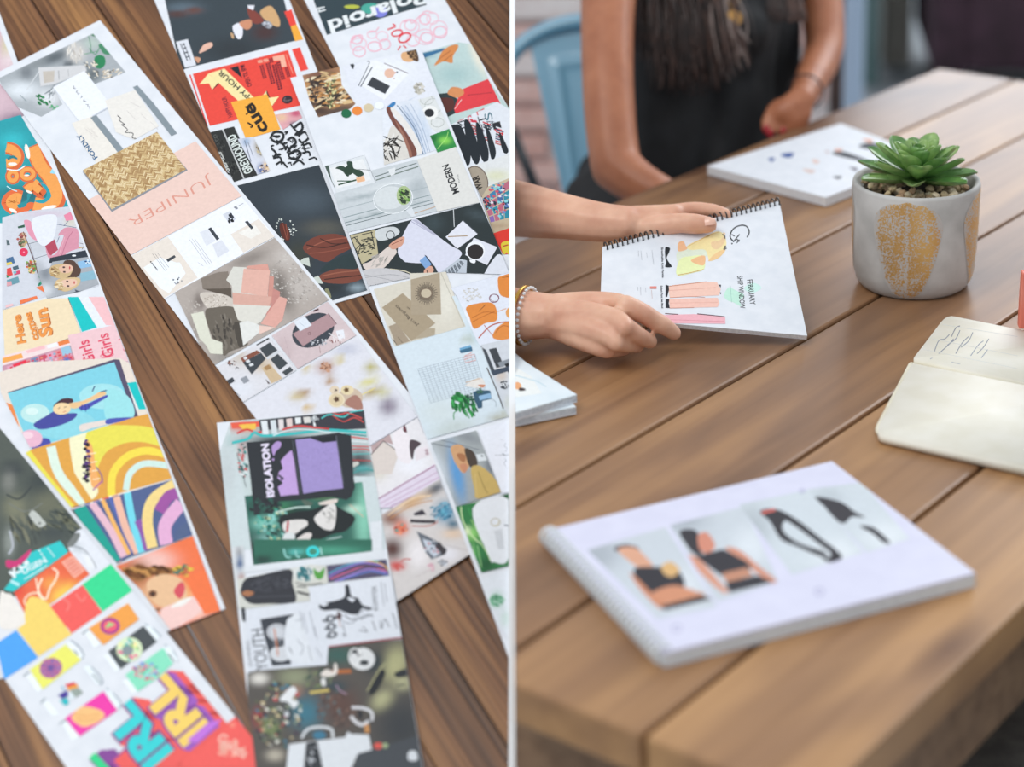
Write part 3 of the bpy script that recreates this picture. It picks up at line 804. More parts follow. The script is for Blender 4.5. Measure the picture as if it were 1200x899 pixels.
JUN = '''
@r N printed_picture -120,395 485,108 693,355 500,430 235,450 290,560 155,640 -40,560
G 30 #aab0b5 ; #60686e 240,260 120,40 -20 ; #7a8086 60,360 50,60 ; #e2e8ee 30,470 120,60 ; #6c7478 480,370 60,60 ; #e4e6ea 200,520 80,60 ; #d6d2ce 380,230 60,70 ; #8a9094 130,300 60,26 -20 ; #565e64 330,300 40,20 ; #b8c8c0 480,170 60,40
B #4a8a68 520,180 560,180 600,240 560,240 540,220
B #2f8558 495,262 530,245 560,262 562,305 532,332 500,318
S 5 #4a9468 460,200 500,240 530,190
S 4 #4a9468 430,240 520,220
S 4 #3a8458 455,120 470,180 470,230
B #3a7a54 470,115 500,112 505,130
K 40 4 6 75 370,220 50,60 #ece8e2 #d6d0c8 #c8c2ba
K 30 5 2.4 40 470,340 60,60 #f0e6d4 #5a5a58
K 60 5 2.4 -30 610,370 70,40 #ece2d2 #6a625a #d8c8b0 #f2eee6
S 3 #8a9298 350,210 330,270
P #d4d4d6 135,325 432,310 446,348 400,368 240,430 150,446
P #c6beb4 165,350 240,345 235,415 172,425
S 3 #6a6e74 265,345 268,400
S 3 #a8a8aa 325,335 330,380
S 6 #d6dade 60,470 140,350
K 18 4 7 -55 230,490 35,45 #e6eaee #8a9298
K 16 9 1.6 30 165,530 50,35 #3a8a5a #6ab080 #2f7a4c
K 10 7 1.8 20 235,585 30,20 #5aa878 #8ac8a0
S 4 #8a9aa0 20,500 60,540
@r N printed_card
P #c6ccd6 232,456 430,352 606,572 405,685
P #eef1f8 230,450 430,345 600,565 402,678
T W A L M A|474,582|362,440|16|#6a6e76
@r N printed_card 560,400 770,440 1060,760 1010,800 880,736 760,790 440,660
P #ebe7e1 560,535 755,468 905,700 740,790 640,760
S 2 #c4bebc 720,545 790,580
S 2 #c4bebc 700,600 760,660
S 2 #c8c2c0 790,620 830,660
S 2 #ccc6c4 850,670 900,720
P #88949c 740,450 778,433 1022,745 985,762
S 5 #3a3a40 640,632 662,650 652,662 690,690 668,690 705,720 690,738 740,745 735,772 760,778
@r N printed_card
P #ece7df 350,680 480,635 640,865 520,950 440,850
P #88949c 468,645 505,628 682,850 645,868
S 2 #d6cfca 430,710 500,770
S 2 #d6cfca 450,710 515,765
S 2 #d6cfca 470,715 500,745
@g T FONDLY|858,336|702,126|40|#2a5f8a|.03
S 2 #c8c2c0 750,90 860,160
S 2 #c8c2c0 790,130 840,180
@px N printed_card
P #eccdc2 99,237 229,166 283,230 150,301
T JUNIPER|246,206|150,258|11|#de9a8a|-.012
@px N printed_swatch
P #8e9097 97,202 184,157 220,200 131,249
P #b08c5e 97,200 184,155 218,199 131,246
W 22 34 97,200 184,155 218,199 131,246 #e0c898 #d2b684 #b8966a #ecd8ae #a88458
@px N printed_stationery
P #f0f2f9 152,302 283,231 322,277 189,353
@s P #e8ded4 5,480 310,318 545,640 258,815
P #f1f4f9 120,560 250,480 375,520 405,520 450,605 320,760 250,720
P #e8dfd6 800,300 1020,180 1145,320 900,445
P #efece6 860,290 990,225 1040,290 960,335
P #3d434b 625,257 648,245 715,335 693,348
P #3d434b 912,203 932,192 980,250 962,262
P #3d434b 298,498 362,462 374,478 312,518
T menters|236,580|178,508|14|#2c2c30|.03
L 2 #6a6e78 190,450 290,585
L 2 #6a6e78 210,450 305,580
L 2 #6a6e78 230,445 320,560
L 2 #8a8e98 480,340 620,540
L 2 #8a8e98 500,335 640,535
L 2 #8a8e98 520,335 655,525
L 2 #a0a4ae 545,520 590,550
P #dfe2ea 560,285 625,260 680,350 610,390
P #dcdfe8 660,380 730,345 790,430 700,480
P #d2d6e0 740,145 790,120 840,180 790,215
K 12 9 1.5 50 810,180 28,36 #2a2c30 #3a3e46
K 8 9 1 0 375,665 45,30 #4a4e56 #8a8e96
L 3 #8a8e98 860,80 900,58
K 6 7 1 0 840,95 14,8 #8a8e96
@t N printed_picture -30,345 610,-5 955,392 200,822
G 34 #b2a8a1 ; #8e857f 450,130 130,40 -20 ; #6c645e 660,330 60,150 -20 ; #c4bcb6 700,120 110,70 ; #c0b8b2 800,300 110,80 ; #8a8078 240,270 90,50 ; #a09790 80,600 80,120 ; #7a706a 130,400 40,60 ; #96908a 300,760 110,40
K 240 5 1.6 20 760,250 170,170 #a69e98 #c8c2bc #bab2ac
K 120 5 1.6 60 90,560 90,170 #a69e98 #beb6ae
P #857a70 140,255 250,215 312,210 330,330 335,378 150,322
P #5c5248 150,322 332,318 335,378
B #cfc6bc 135,350 250,350 340,385 400,470 400,520 300,450 200,452 160,420
K 120 4 1 0 230,400 80,45 #e4dcd2 #a89c90 #c0b4a8
B #6a6258 165,470 230,440 350,440 402,530 420,640 436,680 330,720 280,745 215,640
K 60 7 3 75 300,600 80,110 #565048 #7c746a #4a443e
B #4c463f 350,540 410,560 425,660 380,690
P #d99f92 440,175 565,162 575,205 420,190
P #d8d6ce 345,180 430,185 410,350 570,360 560,432 350,430 335,300 300,265
P #e2b2a4 412,192 580,205 563,372 395,345
P #cf9488 578,240 605,245 598,400 575,432 560,420
P #c68a82 598,318 645,340 630,490 560,490 540,470 590,420
P #dea89c 520,545 640,370 690,385 660,520 615,568
P #d8aa9c 340,345 590,372 575,432 345,432
P #dcd9d0 340,420 585,432 520,535 470,560 375,520
P #e3e3df 385,540 440,525 515,555 512,600 410,684
P #e8c8bc 512,555 615,568 512,612
P #dcdccc 75,482 155,465 205,640 275,665 278,740 200,735 170,680 130,640
@u N printed_picture 470,322 862,84 1064,320 652,556
G 14 #d2c0c2 ; #e0d0d0 950,330 90,50 ; #c8b4b6 560,420 60,90
S 2 #b8a4a8 560,330 600,480
E #3d434c 762,285 158 112 -28
P #b08f93 618,310 868,168 926,242 690,398
L 4 #5a4044 868,168 926,242
P #dfe5ee 625,228 702,186 752,250 670,292
L 3 #b8c0cc 660,225 700,260
K 26 6 1.3 -20 800,370 70,24 #d8dade #aeb2ba
R 3 #6a4a50 735,308 9 9
P #e8eaf0 920,290 975,280 985,338 940,350
S 7 #e4e0e2 870,305 930,340
K 14 5 3 70 930,340 60,40 #eee8ea #8a5a58
P #4a2f34 760,145 798,132 802,142 765,156
S 3 #8a7070 805,400 812,445
N printed_picture 62,558 452,334 642,566 254,800
G 12 #dcdbe0 ; #cabfb4 240,470 60,70 ; #cbb8a0 400,520 90,60 ; #e0e2ea 260,700 100,70
P #24272b 355,385 445,338 455,345 368,392
P #41474c 385,415 455,370 512,425 432,475
P #ced2d8 432,480 520,425 528,436 440,492
P #41474c 460,490 512,450 585,518 525,565
P #41474c 540,580 600,540 622,568 570,604
P #86503f 250,482 365,425 392,442 270,512
P #3d4349 268,512 395,442 428,486 330,596
P #dadde0 270,478 290,468 300,485 280,494
P #dadde0 285,500 310,490 322,508 298,516
P #dadde0 308,525 335,514 345,530 318,540
P #ceb694 400,550 455,520 545,622 470,660
P #a8845a 415,545 448,525 470,550 432,568
P #3a3f46 150,640 195,615 212,642 170,668
P #9498a0 250,625 290,605 315,640 275,662
K 14 6 1.4 40 190,515 34,16 #3a3032 #8a5a4a
S 5 #4a4a50 215,560 225,545 238,552
S 3 #8a8e98 165,685 250,745
P #4a3a38 425,625 460,660 445,662
@px N printed_picture 283,475 418,395 489,489 352,572
@u G 30 #dedee6 ; #cdb87c 715,553 36,26 ; #b58a72 848,545 62,50 ; #b08a62 880,640 38,34 ; #cdb85c 945,490 34,26 ; #cda852 725,835 34,26 ; #cdbd92 650,748 60,36 ; #ab8a66 700,728 46,28 ; #b8b070 1170,545 50,40 ; #d6cf8c 1150,650 80,30 -20 ; #b09a62 1180,720 80,30 -20 ; #8a8090 1290,820 70,70 ; #c8c49c 1250,720 50,40 ; #c4c6d4 1000,420 90,40
K 30 10 1.4 0 848,545 40,34 #a87860 #c89a80
S 7 #e4d486 1080,750 1200,690
E #cdb9a4 1020,760 90 70
E #dcc9a6 925,775 58 52
R 5 #eee2c8 925,775 52 46
E #e4d3ac 1000,705 46 34
E #dfcdb4 912,705 34 30
Y #5a3a2a 925,770 2 22 10 7
Y #6a4a2a 995,705 2 20 10 6
K 5 6 1 0 915,708 10,8 #3a2a2e
B #a87a6c 985,800 1050,740 1100,780 1100,850
@px N printed_picture 354,572 489,490 513,546 395,628
@p G 24 #e6e3e6 ; #b4aa90 70,200 60,70 ; #e8dfe4 250,170 90,60 ; #d8d2c4 150,600 90,100 ; #6f6878 370,120 70,60 ; #eeeef4 420,560 120,90
P #7a7484 265,105 330,20 450,190 365,240
P #ebe4ea 90,130 215,65 300,170 280,240 180,220
B #4a3c40 262,180 290,180 295,230 275,215
B #eadde2 290,190 340,200 370,260 330,290 300,250
B #6a3f48 355,240 378,300 368,340 350,300
B #ded7d2 60,180 110,160 155,240 130,280 75,280
K 16 9 1.4 30 105,220 45,50 #2f2f28 #e0d8bc #4a4a3c
P #b9a0a0 75,300 230,285 270,410 195,385 110,480
P #dacfc8 100,490 198,385 320,470 260,640 130,640
L 6 #4a3a3e 75,296 235,282
L 7 #3f3234 98,490 195,382 315,468
B #ede6ea 275,290 400,340 400,420 420,520 380,560 300,500
B #4f4248 405,375 488,400 440,450 425,525 405,490
P #e8dfe4 440,450 530,420 560,490 450,540
K 4 10 1.4 0 525,470 18,18 #b8a0a8
@p N printed_picture 150,830 595,560 642,690 330,900 170,905
G 6 #dfd4e4
L 9 #a06c8a 150,838 605,568
L 5 #b890b0 170,870 625,620
L 6 #c4a0c0 200,890 640,660
L 8 #b088ac 250,895 650,700
@px N printed_picture 447,604 515,562 552,650 466,705 452,640
@v G 30 #d6d0ce ; #4f5a66 600,90 90,40 -30 ; #4f90b0 680,270 90,90 ; #3f6a80 740,370 50,40 ; #cda67e 420,190 150,45 -25 ; #8a5f4e 260,320 90,60 ; #d6684a 335,395 60,60 ; #54302a 265,560 90,90 ; #cc3f3a 300,690 70,40 ; #efeaec 470,600 90,120 ; #e0c6ae 740,440 90,40 ; #e8e6ec 700,600 100,60
S 8 #e8c8a0 230,300 400,180 570,140
S 6 #c08a5a 250,320 420,220 580,180
S 5 #f0d8b8 300,250 450,150 560,150
S 24 #2f2a33 405,340 520,345 600,345
P #3a3640 430,280 500,250 530,290 440,300
S 7 #b8503f 420,380 540,380 600,360 620,340
K 50 7 2.4 -30 650,260 90,70 #2f6a86 #6ab4cc #3f86a4
K 26 9 1.5 0 330,400 50,45 #e8805f #c8503c #6a9a90 #f0a080
S 9 #c8453a 330,660 360,640 410,640
S 9 #c8453a 290,690 310,730
S 8 #c8453a 330,690 360,710
P #686e78 455,420 600,490 690,560 680,600 570,640 520,580
P #c8d0dc 500,480 570,500 640,590 590,625 530,560
K 26 6 2 40 580,550 60,60 #3a3f4a #e0e4ec #c85a5a #8a90a0
P #3f3a40 630,500 690,575 660,610 600,540
K 16 7 2 20 660,670 40,30 #3a4050 #d8dce4
K 14 8 1.3 0 565,700 28,35 #e0a8b8 #f0d0d8
S 3 #b8b0b0 680,530 850,570
S 3 #c8c0c0 440,780 560,720
'''
ISO = '''
@m N printed_picture 108,84 958,5 1005,290 1045,480 1090,760 1100,899 60,900 30,300
G 26 #cdd8da ; #e2a08a 190,120 60,30 ; #8fb8b4 150,200 60,40 ; #c4ccce 90,400 60,200
N printed_poster 105,84 960,4 1010,330 1040,430 890,430 880,560 205,560 110,200
G 24 #c6d2d2 ; #38383f 650,70 420,60 -5 ; #34383e 930,350 100,110 ; #5aa8a8 960,380 70,26 ; #e0705e 180,110 80,36 ; #eabf5a 230,120 30,18 ; #c8a0a0 190,250 30,60 ; #2f3238 450,200 260,40
P #e8604a 110,88 290,78 300,110 120,125
P #efc04e 160,100 270,92 272,128 200,140
S 13 #d23f3f 150,155 215,130 270,150 310,145
P #3a3a42 290,70 960,5 975,125 750,135 560,100 300,140
X 1 1 .9 300,72 345,68 358,180 318,185 #dfe4e8
X 1 1 .9 360,68 400,62 412,178 375,182 #d2dade
X 1 1 .9 412,62 450,60 452,132 418,140 #e0d8d8
X 1 1 .9 462,60 505,55 508,110 470,118 #e0ccc8
X 1 1 .9 518,52 560,50 562,92 525,98 #e4e8ea
X 1 1 .9 570,50 620,46 628,88 580,94 #d8d4d0
K 12 8 2 80 648,75 26,30 #e2e6e8 #a8acb0
S 18 #40baba 120,215 220,190 260,150 320,170 480,160 700,135 850,140 978,150
S 6 #e8eef0 380,170 480,135 600,130 750,150
S 12 #d24a4a 440,132 540,108 650,118 740,128 700,122
S 9 #2f8f92 700,170 850,160 980,172
S 9 #52c2c0 690,60 740,35 830,50 880,20 955,6
S 8 #d2504c 740,8 800,35 860,25 950,60
S 7 #d2504c 760,38 830,80 900,55 960,85
S 8 #d2504c 845,172 990,192
S 7 #e4e8ea 850,202 1000,212
S 7 #d2504c 860,235 1000,240
S 7 #d2504c 865,258 960,255 1005,265
S 6 #5ab8b8 870,288 1008,285
S 7 #b04a48 880,325 1020,330
S 10 #4a9a98 885,410 960,385 1030,395
B #c8c8c0 885,345 920,335 930,352 890,372
S 4 #4a4e54 110,320 130,390
S 4 #4a4e54 85,222 120,222
S 4 #5a5e64 150,280 210,500
K 40 7 1.8 40 190,330 30,110 #3a9a98 #c85a5a #2f5a58 #e8eaea
@m N printed_picture 200,556 950,465 1016,907 256,1000
G 36 #2f6458 ; #86c8b0 960,700 60,260 ; #b8e0cc 900,640 60,30 ; #1c3430 480,660 170,60 ; #7fc4b4 330,730 90,50 ; #4a9a86 560,860 120,60 ; #3a7a58 420,620 90,40 ; #8ac0b8 330,860 90,60 ; #22302c 250,900 70,90 ; #5a7a58 700,560 90,24 ; #a8b890 390,850 40,26
S 5 #d6b8a0 870,610 960,690
P #54655a 550,565 640,600 600,640
K 90 9 1.6 20 380,740 110,120 #2a7a6c #8ac8c0 #1f3c38 #b8c8a0 #4aa898
S 10 #c2d8d0 400,660 520,630 620,625
B #1e2528 420,700 520,660 640,640 740,600 820,640 905,695 850,775 760,800 620,850 470,800
B #dedad6 442,735 480,712 585,708 602,740 560,770 520,795 455,780
S 12 #b8303c 478,715 470,790
B #dfdbd8 645,695 700,640 760,600 785,640 770,760 720,770 670,740
K 24 5 3 30 735,680 40,50 #7a7a78 #c8c4c0
B #e0d4cc 672,600 740,580 792,575 780,600 700,612
B #d8dcdc 460,790 520,800 500,870 440,860
B #e0d8d4 510,850 590,792 630,800 600,850 550,870
S 7 #b8d0cc 640,850 820,815
N printed_poster
P #2b2f35 212,212 500,188 800,150 880,168 895,440 905,500 880,560 850,580 760,560 560,580 420,590 350,660 260,680 250,560 235,420
K 50 11 1.6 10 330,620 110,45 #2b2f35 #2f5a50 #22282c
P #c0a0d8 500,262 516,330 545,545 490,548 430,556 412,500 440,470 410,440 420,400 445,380 430,330 465,290
B #b294cc 372,245 400,210 430,210 430,240 400,270 385,298
E #b294cc 382,322 8 8
K 14 7 1.5 40 425,455 18,30 #2b2f35
P #a090c8 525,196 660,180 780,166 800,300 830,506 700,520 575,540 545,350
K 160 5 1 0 680,350 120,150 #9888c0 #a898d0
P #20242a 620,185 780,166 785,205 700,215
S 4 #6a6e78 785,170 832,480
S 4 #5a5e68 505,200 560,545
T ISOLATION|388,560|350,218|46|#e9e0f4|.05
@n N printed_picture 148,128 200,124 960,36 950,-150 1022,-160 1030,88 150,172
F #dfe3e8
@n N printed_picture 60,10 140,0 150,165 150,400 100,400
G 10 #d8dcdf ; #6a6468 110,25 26,20 ; #46608a 115,110 26,46 ; #a87a70 125,190 26,18
@n N printed_picture 205,-40 960,-40 960,36 204,125
G 18 #2f6a58 ; #4a9a80 700,30 200,30 ; #24403a 260,90 60,30 ; #5ab8b0 470,40 50,22
R 16 #38dce0 582,38 34 28
S 9 #9ad8d0 395,20 410,70 440,75
S 9 #9ad8d0 470,30 480,70 500,68
S 9 #a8dcd4 628,10 640,60
@n N printed_picture 100,215 565,120 668,130 680,240 560,262 560,352 470,362 110,408
G 14 #d2d2ca ; #dfe4e4 520,170 80,40
B #33353c 118,290 150,215 240,190 435,152 450,240 468,360 300,372 190,372 140,335
K 60 6 4 -8 310,250 130,50 #484a52 #3c3e46
S 4 #55575f 140,330 460,320
B #aa7250 130,300 165,285 205,300 180,322 140,320
K 34 7 3 70 525,180 50,42 #3f7f86 #2f6a70 #58969c
B #58a048 585,145 620,170 655,140 650,190 630,215 595,200
S 6 #2a2c30 470,235 550,250 640,240
S 14 #2a2c30 480,295 558,315
S 7 #2a2c30 480,260 540,262
N printed_picture 668,128 1050,88 1068,190 680,236
G 10 #55506a
S 8 #9a7ad8 680,200 780,150 900,110 1040,130
S 7 #e06a9a 690,215 800,170 920,130 1050,160
S 7 #5ab0d8 680,180 780,130 880,105 1000,100
S 7 #f0b85a 900,100 980,105 1040,130 1068,165
S 7 #b08ae0 720,230 820,190 940,150 1060,175
S 6 #6a8ae0 750,225 850,190 960,165 1060,190
S 6 #3a3448 700,200 800,160 900,130 1030,145
S 6 #8ad0a0 860,100 940,95 1000,105
@o N printed_picture 55,215 190,180 560,40 1040,0 1180,860 60,860
G 44 #57534f ; #8f9478 360,240 120,60 ; #3e7688 430,470 110,110 ; #5e4640 650,420 120,130 ; #3a5e58 640,100 130,60 ; #b2b084 1000,160 90,130 20 ; #c6c496 920,390 80,60 -40 ; #b8b690 1050,280 60,50 ; #3a3e42 1040,560 180,200 ; #9a3a3c 125,500 40,70 ; #e0dcd4 130,250 60,40 ; #7a8a5a 200,560 60,60 ; #b8b0a0 230,740 60,40 ; #2f3a40 870,150 60,80 20 ; #a07a6a 350,330 60,40 ; #3a4a50 620,300 80,40
K 110 10 1.6 30 250,480 150,230 #2f3438 #8a9a80 #c85a5a #e0e0d4 #3f7a90 #5a6a4a #c8b890 #4a3a4a
K 50 8 2 -60 620,450 120,130 #6a5048 #4a3a38 #5a7a80 #7a5f54
K 30 9 2 -50 500,250 90,60 #7a8a60 #4a5a50
P #b0683a 590,195 715,190 722,215 600,222
P #ccb868 450,332 572,314 580,332 455,350
B #e4dcd4 520,225 560,190 600,205 610,155 625,160 625,220 560,240
B #e4e4e2 525,255 550,250 552,295 530,290
S 8 #a88aa0 620,290 650,330 690,350
E #dedfe0 790,125 80 72
E #3a3e42 745,75 22 16
E #3a3e42 800,148 32 18
E #4a4e52 770,100 16 10
R 10 #e8e8e8 740,110 36 52
B #22272c 845,290 905,200 935,220 880,330 838,355
S 7 #b8b688 820,330 900,190 940,150
B #2c3034 995,215 1070,188 1082,228 1015,242
S 9 #5a5c50 1005,295 1065,285
S 18 #e2e2e6 720,435 800,440 850,470 850,520
S 20 #e2e2e6 715,490 750,530 790,545 830,520
B #2c2f34 760,460 790,465 780,510 765,500
P #c8905a 800,545 830,540 838,595 805,600
B #e6e8ea 285,350 340,300 370,330 340,380 380,400 350,440 310,400 260,390
R 10 #262a30 305,478 26 30
E #c8ccd0 305,478 16 20
S 16 #e2e6ea 400,630 440,575 520,560 590,575 600,630
E #3f7a96 515,612 42 26
P #e0e4e9 320,670 430,655 560,640 680,625 695,590 720,605 830,610 850,705 760,730 700,860 300,860
P #34383e 430,660 500,650 545,860 410,860
K 26 7 2 40 470,740 40,60 #c8ccd2 #22262c
P #474c52 760,730 850,705 1180,600 1180,860 720,860
E #da5a52 890,680 28 22
E #9aac84 935,678 20 18
B #dfe3e8 1085,720 1130,715 1140,770 1085,770
@n N printed_poster
P #dee2ea 550,265 1085,200 1147,582 662,645
L 8 #a84650 662,648 1147,588
T 666|738,588|722,440|112|#42464e|.01
B #30343c 618,380 680,362 780,330 788,255 812,258 828,320 870,335 900,380 962,398 930,415 900,400 860,440 800,432 740,410 660,415 625,402
B #dee2ea 800,330 850,340 830,360
B #dee2ea 625,370 680,372 650,388
S 6 #8a8e98 760,480 830,495 880,430 930,400
S 6 #4a4e58 780,440 820,470 850,465
S 6 #8a8e98 850,480 920,440 970,455
S 6 #4a4e58 880,470 960,440
S 4 #b06a4a 740,420 755,520
K 14 5 3 60 745,450 16,26 #4a3034
T KOMITEK|998,412|985,255|30|#3a3e46
L 3 #6a6e78 1015,230 1035,390
L 3 #6a6e78 1040,240 1055,360
S 5 #4a4e58 770,500 790,580 765,560
S 5 #4a4e58 875,540 930,550 900,520
S 5 #4a4e58 960,480 985,545
S 5 #4a4e58 1010,480 1020,530 1040,470 1070,520
S 5 #5a5e68 1090,430 1120,530
@n N printed_poster
P #dce0e8 150,412 570,365 612,350 680,640 672,762 170,802
B #2c3038 125,400 145,402 150,475 132,475
P #3a3f48 245,470 465,435 470,500 440,760 320,770 250,500
E #cdd0d6 352,552 66 54
E #d2d5da 375,690 70 50
R 5 #8a8e98 352,552 50 42
K 20 7 1.5 0 370,620 50,26 #2c3038 #8a8e96
S 9 #cc7e56 335,530 350,630 358,705
B #e0e4ea 412,490 445,452 490,440 555,620 590,740 450,745 400,640
L 4 #7a7e88 500,420 520,540
L 4 #8a8e98 520,430 545,560
S 4 #8a8e98 470,480 520,470
S 5 #8a8e98 480,600 520,650 500,700
L 4 #8a8e98 560,420 600,580
L 4 #9a9ea8 590,520 610,600
S 4 #8a8e98 550,640 575,740
S 4 #8a8e98 600,650 640,720
S 5 #3a3f48 430,650 450,690
T YOUTH|295,792|262,528|80|#40444c
T SCHNELL|196,770|172,600|22|#5a5e66
'''
